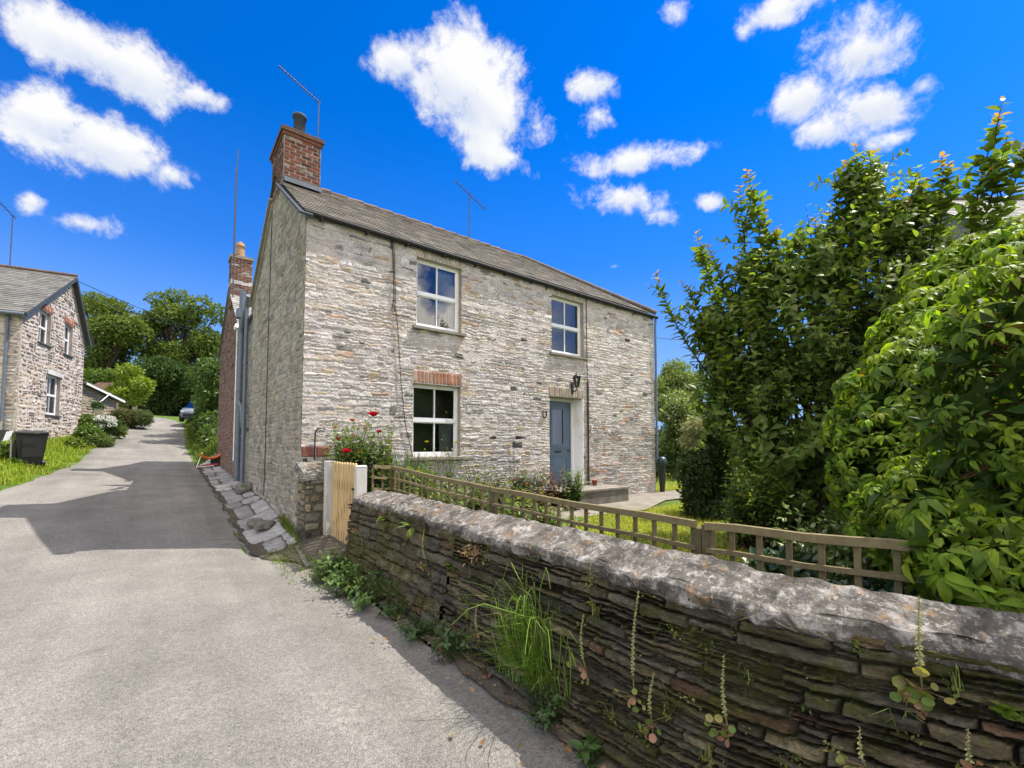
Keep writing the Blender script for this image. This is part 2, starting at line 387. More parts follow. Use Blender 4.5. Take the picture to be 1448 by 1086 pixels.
def blades(mb, rng, P, H, w, col, lean=.4, dirn=None, mi=0):
    n = len(P); a = rng.random(n) * 2 * pi; H = np.asarray(H).reshape(-1, 1) * np.ones((n, 1))
    ld = np.stack([np.cos(a), np.sin(a), np.zeros(n)], 1) if dirn is None else dirn
    s = np.stack([-ld[:, 1], ld[:, 0], np.zeros(n)], 1) * w * .5; k = (lean * (.3 + rng.random((n, 1))))
    Z = np.array([[0, 0, 1.]])
    m = P + Z * H * .6 + ld * H * k * .3; tp = P + Z * H * (1 - .35 * k) + ld * H * k
    V = np.stack([P - s, P + s, m + s * .8, m - s * .8, tp], 1).reshape(-1, 3); b = np.arange(n)[:, None] * 5
    mb.add(V, [(b + np.array([[0, 1, 2, 3]])).astype(np.int32), (b + np.array([[3, 2, 4]])).astype(np.int32)], np.repeat(col, 5, 0), mi)
RNG = np.random.default_rng(7)
# ---------------------------------------------------------------- rubble faces as height fields
_T = np.random.default_rng(99).random((256, 256)).astype(np.float32)
def vn(x, y):
    xi = np.floor(x).astype(int); yi = np.floor(y).astype(int); fx = x - xi; fy = y - yi; fx = fx * fx * (3 - 2 * fx); fy = fy * fy * (3 - 2 * fy)
    g = lambda a, b: _T[a & 255, b & 255]
    return (g(xi, yi) * (1 - fx) + g(xi + 1, yi) * fx) * (1 - fy) + (g(xi, yi + 1) * (1 - fx) + g(xi + 1, yi + 1) * fx) * fy
def fbm(x, y, o=4, sd=0.):
    v = 0; a = .5; n = 0
    for i in range(o): v = v + a * vn(x * 2 ** i + sd + i * 17.3, y * 2 ** i + sd * 1.7 + i * 9.1); n += a; a *= .52
    return v / n - .5
def sst(a, b, x): k = np.clip((x - a) / (b - a), 0, 1); return k * k * (3 - 2 * k)
def rubble(Wd, Ht, res, ch, ln, seed, colf, mortar, warp=.02, gap=.004, bev=.02, relief=(.004, .022), split=.35, rough=.004, lam=0., joint=.008, lines=((), ()), lime=None, moss=None, wlow=1.9, terr=0.):
    R = random.Random(seed)
    xs = np.unique(np.round(np.concatenate([np.linspace(0, Wd, int(Wd / res) + 1), lines[0]]), 4)); ys = np.unique(np.round(np.concatenate([np.linspace(0, Ht, int(Ht / res) + 1), lines[1]]), 4))
    X, Y = np.meshgrid(xs, ys, indexing='ij'); sd = seed * 3.7
    ch_ = ch if callable(ch) else (lambda y: ch)
    xw = X + warp * 2.2 * fbm(X * 2.2, Y * 3, 3, sd) + warp * .9 * fbm(X * 11, Y * 14, 3, sd + 5)
    yw = Y + warp * wlow * fbm(X * 1.1, Y * 1.6, 2, sd + 9) + warp * 1.1 * fbm(X * 4.5, Y * 7, 3, sd + 3) + warp * .7 * fbm(X * 14, Y * 20, 3, sd + 7) + warp * .35 * fbm(X * 45, Y * 60, 2, sd + 8)
    yb = [-.3]
    while yb[-1] < Ht + .3: yb.append(yb[-1] + R.uniform(*ch))
    yb = np.array(yb); ci = np.clip(np.searchsorted(yb, yw) - 1, 0, len(yb) - 2)
    D = np.zeros_like(X); Rl = np.zeros_like(X); Tl = np.zeros_like(X); C = np.zeros(X.shape + (3,), np.float32)
    for c in range(len(yb) - 1):
        mk = ci == c
        if not mk.any(): continue
        xb = [-.5 - R.random() * .3]
        while xb[-1] < Wd + .5: xb.append(xb[-1] + R.uniform(*ln) * (.55 + .9 * R.random()))
        xb = np.array(xb); x = xw[mk]; y = yw[mk]; si = np.clip(np.searchsorted(xb, x) - 1, 0, len(xb) - 2); n = len(xb) - 1
        sp = np.array([R.uniform(.35, .65) if R.random() < split else 9 for _ in range(n)])
        ya, y2 = yb[c], yb[c + 1]; fr = (y - ya) / (y2 - ya); up = fr > sp[si]; has = sp[si] < 1
        lo = np.where(has & up, ya + sp[si] * (y2 - ya), ya); hi = np.where(has & ~up, ya + sp[si] * (y2 - ya), y2)
        dx = np.minimum(x - xb[si], xb[si + 1] - x); dy = np.minimum(y - lo, hi - y); dx = np.maximum(dx, 1e-4); dy = np.maximum(dy, 1e-4)
        D[mk] = (dx ** -3. + dy ** -3.) ** (-1 / 3.)
        k = si * 2 + up; rl = np.array([R.uniform(*relief) for _ in range(2 * n)]); tx = np.array([R.uniform(-.12, .12) for _ in range(2 * n)]); ty = np.array([R.uniform(-.3, .3) for _ in range(2 * n)])
        Rl[mk] = rl[k]; Tl[mk] = tx[k] * (x - (xb[si] + xb[si + 1]) / 2) * .35 + ty[k] * (y - (lo + hi) / 2)
        cols = np.array([colf(R, float((xb[q // 2] + xb[q // 2 + 1]) / 2), float(ya)) for q in range(2 * n)]); C[mk] = cols[k]
    gp = gap * (1 + 2.2 * fbm(X * 3, Y * 5, 3, sd + 11)); m = sst(gp, gp + bev, D); m2 = sst(gp * .6, gp + bev * .35, D)
    rg = fbm(X * 18, Y * 30, 4, sd + 13)
    hh = m * (Rl + Tl * .6 + rough * 2 * rg + lam * fbm(X * 3.5, Y * 55, 3, sd + 15) + lam * .6 * np.abs(fbm(X * 7, Y * 26, 3, sd + 16))) + m * terr * np.floor(3 + 9 * fbm(X * 3, Y * 24, 3, sd + 18)) / 3 - (1 - m2) * joint * (.2 + 1.8 * sst(-.06, .14, fbm(X * 2.3, Y * 3.1, 3, sd + 17))) + rough * .7 * fbm(X * 60, Y * 60, 2, sd + 19)
    mo = np.array(mortar, np.float32); C = C * (1 + .5 * rg[..., None] + .5 * fbm(X * 5, Y * 9, 3, sd + 21)[..., None]); Mo = mo * (1 + .5 * fbm(X * 9, Y * 9, 3, sd + 22)[..., None])
    C = Mo * (1 - m2[..., None]) + C * m2[..., None]
    if lime is not None:
        lc, amt = lime; w = (sst(-.10, .10, fbm(X * 1.3, Y * 1.7, 4, sd + 23)) * (.35 + .65 * sst(-.15, .12, fbm(X * 14, Y * 20, 3, sd + 25))) * amt)[..., None]; C = C * (1 - w) + np.array(lc, np.float32) * w
    if moss is not None:
        lc, amt = moss; w = (sst(.02, .14, fbm(X * 2.2, Y * 4, 4, sd + 27)) * amt * (.4 + .6 * sst(-.1, .15, fbm(X * 20, Y * 25, 3, sd + 28))))[..., None]; C = C * (1 - w) + np.array(lc, np.float32) * w
    return xs, ys, X, Y, hh, np.clip(C, .005, .85)
def field_faces(nx, ny, keep=None):
    idx = np.arange(nx * ny).reshape(nx, ny); q = np.stack([idx[:-1, :-1], idx[1:, :-1], idx[1:, 1:], idx[:-1, 1:]], -1).reshape(-1, 4)
    return (q if keep is None else q[keep.ravel()]).astype(np.int32)
# ---------------------------------------------------------------- terrain, road, paths
def ip(x, xs, ys): return np.interp(x, xs, ys)
def sm(a, b, x):
    k = np.clip((x - a) / (b - a), 0, 1); return k * k * (3 - 2 * k)
def zroad(t): return ip(t, [-60, -12, -2, 0, 2, 3.4, 5.4, 8, 14, 20, 29, 36, 46, 90], [-1.2, 0, 0, .03, .18, .33, .45, .58, .88, 1.6, 2.95, 3.7, 4.4, 7])
def bend(t): return -np.clip(t - 29, 0, 99) ** 2 * .018
def uleft(t): return ip(t, [-60, -3, 5, 8, 14, 29, 60], [-8, -7, -5.05, -4.75, -4.4, -4.1, -4.1]) + bend(t)
def uright(t): return ip(t, [-60, -9, -3, -1.2, 0, 14, 20, 29, 60], [.06, .06, .04, -.3, -.62, -.62, -.75, -.6, -.6]) + bend(t)
def height(u, t):
    z = zroad(t) + .035 * np.clip(-u - .6, 0, 4.2)
    L = uleft(t); z = z + np.clip(.30 * (L - u), 0, 1.1) * sm(2, 5, t) + np.clip((L - u) - 5, 0, 40) * .03
    k = sm(-2.6, -1.7, t); lo = .35 * (1 - k) - .62 * k; hi = .75 * (1 - k) + .3 * k
    g = sm(lo, hi, u) * (1 - sm(13.2, 14.2, t) * 0)
    zr = ip(t, [-60, 2, 6, 14, 40, 90], [.25, .27, .6, .95, 1.2, 2])
    zr = np.where(u > 1.0, zr + (.3 * 0), ip(t, [-60, -.3, 2, 3.4, 5.4, 8, 14, 20], [.25, .27, .45, .57, .6, .7, .95, 1.7]))
    z2 = np.where(t > 14, zroad(t) + .7, zr)
    z2 = np.where((u > 6), .25 + sm(4, 60, t) * 1.0, z2)
    return z * (1 - g) + z2 * g
def H(u, t): return float(height(np.array(float(u)), np.array(float(t))))
def hw(p): return H(*ut(p))
us = np.unique(np.concatenate([np.arange(-9, 10, .3), np.arange(-1, 1.4, .08), np.arange(-40, -9, 2.), np.arange(10, 44, 2.), [-500, -200, -100, -60, 60, 100, 200, 500]]))
ts = np.unique(np.concatenate([np.arange(-12, 24, .35), np.arange(24, 70, 1.5), np.arange(-40, -12, 3.), [-500, -200, -90, 90, 140, 220, 500]]))
UU, TT = np.meshgrid(us, ts, indexing='ij')
ZZ = height(UU, TT); inroad = (UU > uleft(TT) + .25) & (UU < uright(TT) - .2)
ZZ = ZZ - np.where(inroad, .05, 0) - np.where((UU > -.7) & (UU < .55) & (TT < 13) & ~inroad, .05, 0) + np.where(inroad, 0, .012 * np.sin(UU * 7.1) * np.sin(TT * 6.3))
mb = MB(); P = np.stack([X0 + UU * DV[0] + TT * GV[0], Y0 + UU * DV[1] + TT * GV[1], ZZ], -1).reshape(-1, 3)
a, b = len(us), len(ts); idx = np.arange(a * b).reshape(a, b)
mb.add(P, [np.stack([idx[:-1, :-1], idx[1:, :-1], idx[1:, 1:], idx[:-1, 1:]], -1).reshape(-1, 4).astype(np.int32)], smooth=True)
struct(mb.build('ground', MT['ground']))
mb = MB(); tt = np.concatenate([np.arange(-40, -12, 2.), np.arange(-12, 62, .25)]); k = np.linspace(0, 1, 15)
rr = random.Random(4); ej = np.array([[rr.uniform(-.05, .05), rr.uniform(-.035, .035)] for _ in tt])
ul = uleft(tt) + ej[:, 0]; ur = uright(tt) + ej[:, 1]
UU = ul[:, None] * (1 - k) + ur[:, None] * k; TT = np.repeat(tt[:, None], 15, 1); ZZ = height(UU, TT) + .014
ZZ[:, 0] -= .06; ZZ[:, -1] -= .03
P = np.stack([X0 + UU * DV[0] + TT * GV[0], Y0 + UU * DV[1] + TT * GV[1], ZZ], -1).reshape(-1, 3)
idx = np.arange(len(tt) * 15).reshape(-1, 15)
mb.add(P, [np.stack([idx[:-1, :-1], idx[:-1, 1:], idx[1:, 1:], idx[1:, :-1]], -1).reshape(-1, 4).astype(np.int32)], smooth=True)
struct(mb.build('road', MT['asphalt']))
# pale flagstones along the gable foot
R = random.Random(11); mb = MB(); t = -.35
while t < 13.2:
    l = R.uniform(.45, 1.1); ua, ub = (-.66 + R.uniform(-.05, .07), -.01) if t > 0 else (-.5, -.02)
    cuts_ = [ua, ua + (ub - ua) * R.uniform(.38, .62), ub] if R.random() < .6 else [ua, ub]
    for c0, c1 in zip(cuts_[:-1], cuts_[1:]):
        n = 5; V = []; v = R.uniform(.22, .4); g = R.uniform(.006, .022); tl, tu = R.uniform(-.014, .014), R.uniform(-.012, .012)
        k4 = [R.uniform(0, .05) for _ in range(4)]
        for i in range(n + 1):
            for j in range(n + 1):
                a_, b_ = i / n, j / n; rim = i in (0, n) or j in (0, n)
                uu = c0 + g + (c1 - c0 - 2 * g) * a_ + (R.uniform(-.012, .012) if rim else 0); t2 = t + g + (l - 2 * g) * b_ + (R.uniform(-.012, .012) if rim else 0)
                if i in (0, n) and j in (0, n): uu += k4[0] * (1 if i == 0 else -1); t2 += k4[1] * (1 if j == 0 else -1)
                V.append(W(uu, t2, H(uu, t2) + .035 + tl * (a_ - .5) + tu * (b_ - .5) + R.uniform(-.003, .003) - (.022 if rim else 0)))
        mb.add(V, [(i * 6 + j, i * 6 + j + 1, i * 6 + j + 7, i * 6 + j + 6)[::-1] for i in range(n) for j in range(n)], (v, v * .98, v * .96))
    t += l
struct(mb.build('pavement', MT['flag']))
# dark earth line between flagstones and tarmac, soil verge under the low wall
mb = MB(); V = []; Fc = []
tt = np.arange(-11, 13, .12)
for i, t in enumerate(tt):
    ur_ = float(uright(t)); inner = float(ip(t, [-11, -9.5, -8, -7.4, -7, -2.4, -1.9, -1.7, -.6, -.4, 0, 13], [1.2, .9, .5, .34, .24, .24, .26, 1.0, 1.0, .05, -.02, -.02]))
    for j, s in enumerate((0, .22, .5, 1)):
        a_ = ur_ - (.03 if t < -1 else .1); uu = a_ + s * (inner - a_) + (.03 * sin(t * 5) + .02 * sin(t * 12.7)) * (j == 0)
        V.append(W(uu, t, H(uu, t) + (.017 if j == 0 else (.03 if t < -.5 else .006)) + .008 * sin(t * 31 + j * 2) * (j > 0)))
    if i: Fc += [(4 * i - 4 + j, 4 * i - 3 + j, 4 * i + 1 + j, 4 * i + j) for j in range(3)]
mb.add(V, Fc, (.10, .085, .064)); struct(mb.build('verge_soil', MT['dirt']))
# concrete path before the door and a soil bed under the lower window
mb = MB()
def sheet(mb, pts, z, col, n=1):
    mb.add([W(u, t, z + H(u, t) * 0) for u, t in pts], [tuple(range(len(pts)))], col)
sheet(mb, [(3.6, -1.75), (6.6, -2.05), (8.4, -1.35), (10.9, -1.5), (11.3, -.2), (10.0, .0), (5.0, .0), (3.6, -.9)], .285, (.25, .225, .19))
struct(mb.build('path', MT['flag']))
mb = MB(); sheet(mb, [(1.0, -1.15), (5.2, -1.15), (5.4, -.02), (.1, -.02), (.2, -.5)], .275, (.07, .055, .04)); struct(mb.build('flower_bed', MT['dirt']))
mb = MB(); sheet(mb, [(-.3, -1.7), (1.1, -1.85), (1.1, -.55), (-.2, -.62)], 0, (.2, .185, .16))
for bl in mb.b: bl[0][:, 2] = [H(-.3, -1.7) + .04, .3, .3, H(-.2, -.62) + .045]
struct(mb.build('gateway_paving', MT['flag']))
# ---------------------------------------------------------------- windows (local frame: front faces -y)
def window(parent, u0, u1, z0, z1, y, rows=2, cols=2, curtain=None, fw=.06, sill=True, sillcol=(.27, .24, .2), frame_only=False, name='window'):
    f = MB(); d = .05
    f.box(u0, u0 + fw, y, y + d, z0, z1); f.box(u1 - fw, u1, y, y + d, z0, z1)
    f.box(u0 + fw, u1 - fw, y, y + d, z1 - fw, z1); f.box(u0 + fw, u1 - fw, y, y + d, z0, z0 + fw * 1.2)
    zm = (z0 + z1) / 2
    f.box(u0 + fw, u1 - fw, y - .012, y + d, zm - .035, zm + .035)
    um = (u0 + u1) / 2
    f.box(um - .013, um + .013, y + .004, y + d - .006, z0 + fw * 1.2, zm - .035); f.box(um - .013, um + .013, y + .004, y + d - .006, zm + .035, z1 - fw)
    for a, b in ((z0 + fw * 1.2, zm - .035), (zm + .035, z1 - fw)):    # inner sash step
        f.box(u0 + fw, u0 + fw + .02, y + .012, y + d, a, b); f.box(u1 - fw - .02, u1 - fw, y + .012, y + d, a, b)
        f.box(u0 + fw + .02, u1 - fw - .02, y + .012, y + d, a, a + .02); f.box(u0 + fw + .02, u1 - fw - .02, y + .012, y + d, b - .02, b)
    w = f.build(name, MT['white'], parent)
    g = MB()
    for a, b in ((z0 + fw, zm), (zm, z1 - fw)):
        g.add([(u0 + fw, y + .03, a), (u1 - fw, y + .03, a), (u1 - fw, y + .03, b), (u0 + fw, y + .03, b)], [(0, 1, 2, 3)])
    g.build('pane', MT['glass'], w)
    if curtain:
        c = MB(); n = 24; a0, a1, b0, b1 = curtain
        V = []
        for i in range(n + 1):
            x = a0 + (a1 - a0) * i / n; yy = y + .13 + .018 * sin(i * 1.9) + .008 * sin(i * 4.3)
            V += [(x, yy, b0), (x, yy, b1)]
        c.add(V, [(2 * i, 2 * i + 2, 2 * i + 3, 2 * i + 1) for i in range(n)], smooth=True); c.build('curtain', MT['curtain'], w)
    if sill:
        s = MB(); R = random.Random(int(u0 * 100))
        V = []; n = 10; a, b = u0 - .08, u1 + .09
        for i in range(n + 1):
            x = a + (b - a) * i / n; j = R.uniform(-.006, .006)
            V += [(x, -.07 + j, z0 - .065 + j * .5), (x, -.07 + j, z0 - .012 + j * .5), (x, y + .01, z0 + .004), (x, y + .01, z0 - .065)]
        Fc = [(4 * i + k, 4 * i + 4 + k, 4 * i + 4 + (k + 1) % 4, 4 * i + (k + 1) % 4) for i in range(n) for k in range(4)] + [(3, 2, 1, 0), (4 * n, 4 * n + 1, 4 * n + 2, 4 * n + 3)]
        s.add(V, Fc, sillcol); s.build('sill', MT['sill'], w)
    return w
def reveal(mb, h, y, col, top=None):
    u0, u1, z0, z1 = h
    mb.add([(u0, 0, z0), (u0, 0, z1), (u0, y, z1), (u0, y, z0)], [(0, 1, 2, 3)], col); mb.add([(u1, 0, z0), (u1, y, z0), (u1, y, z1), (u1, 0, z1)], [(0, 1, 2, 3)], col)
    mb.add([(u0, 0, z1), (u1, 0, z1), (u1, y, z1), (u0, y, z1)], [(0, 1, 2, 3)], top or col); mb.add([(u0, 0, z0), (u0, y, z0), (u1, y, z0), (u1, 0, z0)], [(0, 1, 2, 3)], col)
# ---------------------------------------------------------------- the cottage
house = thing('stone_cottage', 'two storey pale stone cottage with slate roof, blue front door and white sash windows', 'house', W(0, 0, 0), TH)
HOLES = [(2.05, 3.09, 4.06, 5.46), (5.70, 6.86, 4.0, 5.46), (2.0, 3.08, 1.47, 2.92), (5.62, 6.80, .62, 2.90)]
DPT = [.12, .12, .12, .38]
MORT = (.60, .54, .475)
mb = MB(); wallgrid(mb, (0, .03, 0), (1, 0, 0), (0, 0, 1), LN, ZE, HOLES, MORT)
for h, d in zip(HOLES, DPT): reveal(mb, h, d + .06, (.40, .35, .28) if d < .2 else (.56, .52, .43))
ROOF = (ZR - ZE) / TR
ZB = ZR - (DP - TR) * ROOF
GM = (.41, .37, .315)
mb.add([(.03, .03, 0), (.03, .03, ZE), (.03, TR, ZR - .05), (.03, DP, ZB), (.03, DP, 0)], [(0, 1, 2, 3, 4)], GM)
mb.add([(LN, 0, 0), (LN, DP, 0), (LN, DP, ZB - .02), (LN, 0, ZE - .02)], [(0, 1, 2, 3)], GM); mb.add([(0, DP, 0), (0, DP, ZB), (LN, DP, ZB - .02), (LN, DP, 0)], [(0, 1, 2, 3)], GM)
def fcol(R, x, y):
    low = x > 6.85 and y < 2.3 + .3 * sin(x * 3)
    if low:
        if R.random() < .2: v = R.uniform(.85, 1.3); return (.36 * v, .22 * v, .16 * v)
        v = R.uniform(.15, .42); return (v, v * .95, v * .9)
    q = R.random()
    if q > .982: return (.045, .044, .045)
    if q < .08: v = R.uniform(.9, 1.25); return (.42 * v, .34 * v, .24 * v)
    if q < .115: v = R.uniform(.1, .22); return (v, v * .97, v * .93)
    if q < .14: v = R.uniform(.9, 1.2); return (.44 * v, .3 * v, .21 * v)
    v = R.triangular(.33, .68, .54); w = R.uniform(.86, .94); return (v, v * (w + .015), v * (w - .03))
HX = [v for h in HOLES for v in h[:2]]; HZ = [v for h in HOLES for v in h[2:]]
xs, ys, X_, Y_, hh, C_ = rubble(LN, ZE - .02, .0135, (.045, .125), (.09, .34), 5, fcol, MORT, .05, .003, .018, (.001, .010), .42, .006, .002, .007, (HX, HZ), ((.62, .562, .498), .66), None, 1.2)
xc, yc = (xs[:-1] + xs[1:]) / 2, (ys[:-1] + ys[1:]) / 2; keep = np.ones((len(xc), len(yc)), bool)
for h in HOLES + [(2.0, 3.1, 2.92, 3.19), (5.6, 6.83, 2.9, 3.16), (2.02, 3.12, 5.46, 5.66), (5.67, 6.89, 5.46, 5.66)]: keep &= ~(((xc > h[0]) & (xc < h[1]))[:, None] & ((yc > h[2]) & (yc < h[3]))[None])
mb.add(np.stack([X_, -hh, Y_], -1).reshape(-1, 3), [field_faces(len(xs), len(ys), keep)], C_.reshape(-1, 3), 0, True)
def gcol(R, x, y):
    q = R.random(); v = R.uniform(.22, .42)
    if q < .12: return (v * 1.05, v * .9, v * .66)
    if q < .2: v *= .6
    return (v, v * .925, v * .80)
gin = lambda x, y: y < min(ZE + x * ROOF, ZR - (x - TR) * ROOF) - .12
xs, ys, X_, Y_, hh, C_ = rubble(DP, ZR - .1, .0145, (.07, .16), (.11, .34), 8, gcol, GM, .045, .006, .022, (.002, .014), .3, .004, .0, .006, lime=((.43, .385, .315), .35), moss=((.2, .19, .11), .4))
yc, xc = (ys[:-1] + ys[1:]) / 2, DP - (xs[:-1] + xs[1:]) / 2
keep = yc[None] < np.minimum(ZE + xc * ROOF, ZR - (xc - TR) * ROOF)[:, None] - .03
mb.add(np.stack([-hh, DP - X_, Y_], -1).reshape(-1, 3), [field_faces(len(xs), len(ys), keep)], C_.reshape(-1, 3), 0, True)
mb.build('wall', MT['facade'], house)
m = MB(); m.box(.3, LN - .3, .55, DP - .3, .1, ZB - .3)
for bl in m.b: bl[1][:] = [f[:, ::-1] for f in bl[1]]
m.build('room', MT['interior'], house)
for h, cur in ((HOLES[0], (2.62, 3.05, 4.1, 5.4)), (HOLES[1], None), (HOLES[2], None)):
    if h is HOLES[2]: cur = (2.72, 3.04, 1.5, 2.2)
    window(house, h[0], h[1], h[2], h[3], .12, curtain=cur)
# lintels
for (x0, x1, z0, z1, cs, lab) in ((2.0, 3.1, 2.915, 3.19, ((.42, .19, .11), (.4, .27, .2)), 'orange brick arch over lower window'), (2.02, 3.12, 5.455, 5.66, ((.44, .39, .33), (.43, .34, .27)), None), (5.67, 6.89, 5.455, 5.66, ((.44, .39, .33), (.42, .34, .28)), None), (5.6, 6.83, 2.895, 3.16, ((.46, .39, .32), (.45, .33, .25)), None)):
    m = MB(); m.box(x0, x1, -.006, .1, z0, z1, MORT)
    masonry(m, (x0, -.006, z0), (1, 0, 0), (0, 0, 1), (0, -1, 0), x1 - x0, z1 - z0, (z1 - z0, z1 - z0), (.082, .082), (.01, .018), .006, [], None, lambda R, x, y: tuple(np.array(cs[R.random() < .4]) * R.uniform(.75, 1.2)), 0, 3, brick=True, bev=.3, round_=.25)
    o = m.build('lintel', MT['brick'], house)
    if lab: o['label'] = lab
# terracotta blocks at the corner with a black hanging hook
for x in (.0, .235):
    m = MB(); masonry(m, (x, -.01, 1.5), (1, 0, 0), (0, 0, 1), (0, -1, 0), .22, .18, (.18, .18), (.44, .44), (.012, .02), .004, [], None, lambda R, a, b: (.21, .09, .068), 0, 3, brick=False, bev=.2, round_=.15)
    m.box(x + .004, x + .216, -.012, .02, 1.505, 1.675, (.21, .09, .068)); m.build('terracotta_block', MT['brick'], house)
m = MB(); hp = [(.2, -.04, 1.45), (.2, -.06, 1.9)] + [(.2 + .09 * (1 - cos(a)), -.07, 1.9 + .09 * sin(a)) for a in np.linspace(.2, 2.4, 8)]
m.tube(hp, .012, 6); m.build('plant_hook', MT['black'], house)
# roof
SL = math.hypot(TR, ZR - ZE); vf = nrm((0, TR, ZR - ZE)); nf = nrm((0, -(ZR - ZE), TR)); ov = .05
roof = MB()
hipw = lambda y: LN + .08 - (LN + .08 - UH) * max(0, (y - ov)) / SL
O = np.array([-.07, 0, ZE + .02]) - vf * ov
roof.add([O, O + np.array([LN + .16, 0, 0]), np.array([UH, TR, ZR + .015]), np.array([-.07, TR, ZR + .015])], [(0, 1, 2, 3)], (.08, .078, .075))
slates(roof, O + nf * .004, (1, 0, 0), vf, nf, LN + .1, SL + ov, .17, (.16, .3), lambda y: hipw(y) + .05, seed=4, tone=(.15, .135, .115))
vb = nrm((0, -(DP - TR), ZR - ZB)); nb = nrm((0, ZR - ZB, DP - TR)); SB = math.hypot(DP - TR, ZR - ZB)
Ob = np.array([-.07, DP, ZB + .045]) - vb * ov
roof.add([Ob, np.array([-.07, TR, ZR + .04]), np.array([UH, TR, ZR + .04]), Ob + np.array([LN + .16, 0, 0])], [(0, 1, 2, 3)], (.1, .097, .093))
slates(roof, Ob + nb * .004 + np.array([LN + .1, 0, 0]), (-1, 0, 0), vb, nb, LN + .1, SB + ov, .19, (.2, .34), xmin=lambda y: LN + .1 - hipw(y), seed=6)
roof.add([(LN + .09, -ov, ZE - .06), (LN + .09, DP + ov, ZB - .06), (UH, TR, ZR + .04)], [(0, 1, 2)], (.12, .115, .11))
roof.build('roof', MT['slate'], house)
m = MB(); R = random.Random(2); u = .74
while u < UH:
    l = .38; v = R.uniform(.8, 1.15)
    m.tube([(u, TR, ZR - .005), (min(u + l - .012, UH), TR, ZR + .02 + R.uniform(-.006, .006))], .06, 8, (.2 * v, .14 * v, .1 * v)); u += l
m.build('ridge', MT['brick'], house)
m = MB(); q0 = np.array([UH, TR, ZR + .03]); 
for y1 in (-.1, DP + .1):
    q1 = np.array([LN + .05, y1, (ZE if y1 < 0 else ZB) + .03]); n = 9
    for i in range(n): m.tube([q0 + (q1 - q0) * i / n, q0 + (q1 - q0) * ((i + .97) / n)], .065, 6, (.15, .12, .1))
m.build('hip_tile', MT['brick'], house)
# verge board, back verge, gutter, downpipe
m = MB(); m.bar((-.045, -.2, ZE - .17), (-.045, 2.05, ZE + 2.05 * ROOF - .07), .035, .21, up=(1, 0, 0)); 
for bl in m.b: pass
m.build('bargeboard', MT['lead'], house)
m = MB(); m.bar((-.04, TR + .4, ZR - .4 * ROOF - .07), (-.04, DP + .1, ZB - .12), .06, .12, (.3, .27, .22), up=(1, 0, 0)); m.bar((-.02, TR + .4, ZR - .4 * ROOF - .2), (-.02, DP + .05, ZB - .26), .05, .05, (.36, .33, .27), up=(1, 0, 0)); m.build('rear_verge', MT['sill'], house)
m = MB(); m.tube([(-.06, -.078, ZE - .075), (LN * .5, -.078, ZE - .09), (LN + .1, -.078, ZE - .105)], .05, 10)
R = random.Random(5)
for i in range(13):
    x = .2 + i * .8; m.box(x, x + .025, -.14, 0, ZE - .15, ZE - .125)
m.tube([(1.62, -.078, ZE - .078), (1.9, -.078, ZE - .08)], .056, 10)
m.build('gutter', MT['gutter'], house)
m = MB(); m.tube([(LN + .02, -.078, ZE - .16), (LN + .03, -.05, ZE - .4), (LN + .035, -.045, 1.25)], .034, 10)
for z in (4.4, 3.2, 2.0): m.tube([(LN + .033, -.046, z), (LN + .033, -.046, z + .06)], .042, 10)
m.build('downpipe', MT['greypipe'], house)
# chimney
ch = MB(); cu0, cu1, ct0, ct1, cz0, cz1 = -.012, .72, 2.03, 3.28, 7.12, 8.28
ch.box(cu0, cu1, ct0, ct1, cz0, cz1, (.33, .28, .24))
def bcol(R, x, y):
    q = R.random(); v = R.uniform(.6, 1.25)
    if q < .14: return (.3 * v, .26 * v, .22 * v)
    if q < .3: return (.11 * v, .06 * v, .05 * v)
    return (.19 * v, .07 * v, .043 * v)
kw = dict(ch=(.078, .078), ln=(.225, .225), relief=(.006, .014), gap=.006, colf=bcol, wav=.004, brick=True, bev=.25, round_=.2)
masonry(ch, (cu0, ct0, cz0), (1, 0, 0), (0, 0, 1), (0, -1, 0), cu1 - cu0, cz1 - cz0, seed=3, **kw)
kw2 = dict(kw); kw2['colf'] = lambda R, x, y: tuple(np.array(bcol(R, x, y)) * .8 + .03)
masonry(ch, (cu0, ct1, cz0), (0, -1, 0), (0, 0, 1), (-1, 0, 0), ct1 - ct0, cz1 - cz0, seed=4, **kw2)
masonry(ch, (cu1, ct0, cz0), (0, 1, 0), (0, 0, 1), (1, 0, 0), ct1 - ct0, cz1 - cz0, seed=4, **kw)
chim = ch.build('chimney', MT['brick'], house)
m = MB(); m.box(cu0 - .06, cu1 + .06, ct0 - .06, ct1 + .06, cz1, cz1 + .085, (.13, .075, .05)); m.box(cu0 - .03, cu1 + .03, ct0 - .03, ct1 + .03, cz1 - .075, cz1 - .001, (.2, .085, .055))
m.box(cu0 + .0, cu1 - .0, ct0, ct1, cz1 + .086, cz1 + .13, (.2, .16, .11)); m.build('chimney_cap', MT['brick'], chim)
m = MB(); zc = cz1 + .12; pu = .33
m.lathe([(.12, 0), (.12, .42), (.145, .43), (.15, .47), (.135, .5), (.1, .5), (.1, .1)], (pu, ct0 + .25, zc), 18); m.build('chimney_pot', MT['lead'], chim)
m = MB(); m.lathe([(.075, 0), (.075, .18), (.09, .2), (.1, .28), (.08, .34), (.03, .37), (0, .37)], (.16, ct0 + .62, zc), 14)
for a in range(6): m.bar((.16 + .1 * cos(a), ct0 + .62 + .1 * sin(a), zc + .2), (.16 + .1 * cos(a + .5), ct0 + .62 + .1 * sin(a + .5), zc + .3), .02, .02)
m.build('chimney_cowl', MT['black'], chim)
m = MB(); zf = ZE + 2.03 * ROOF
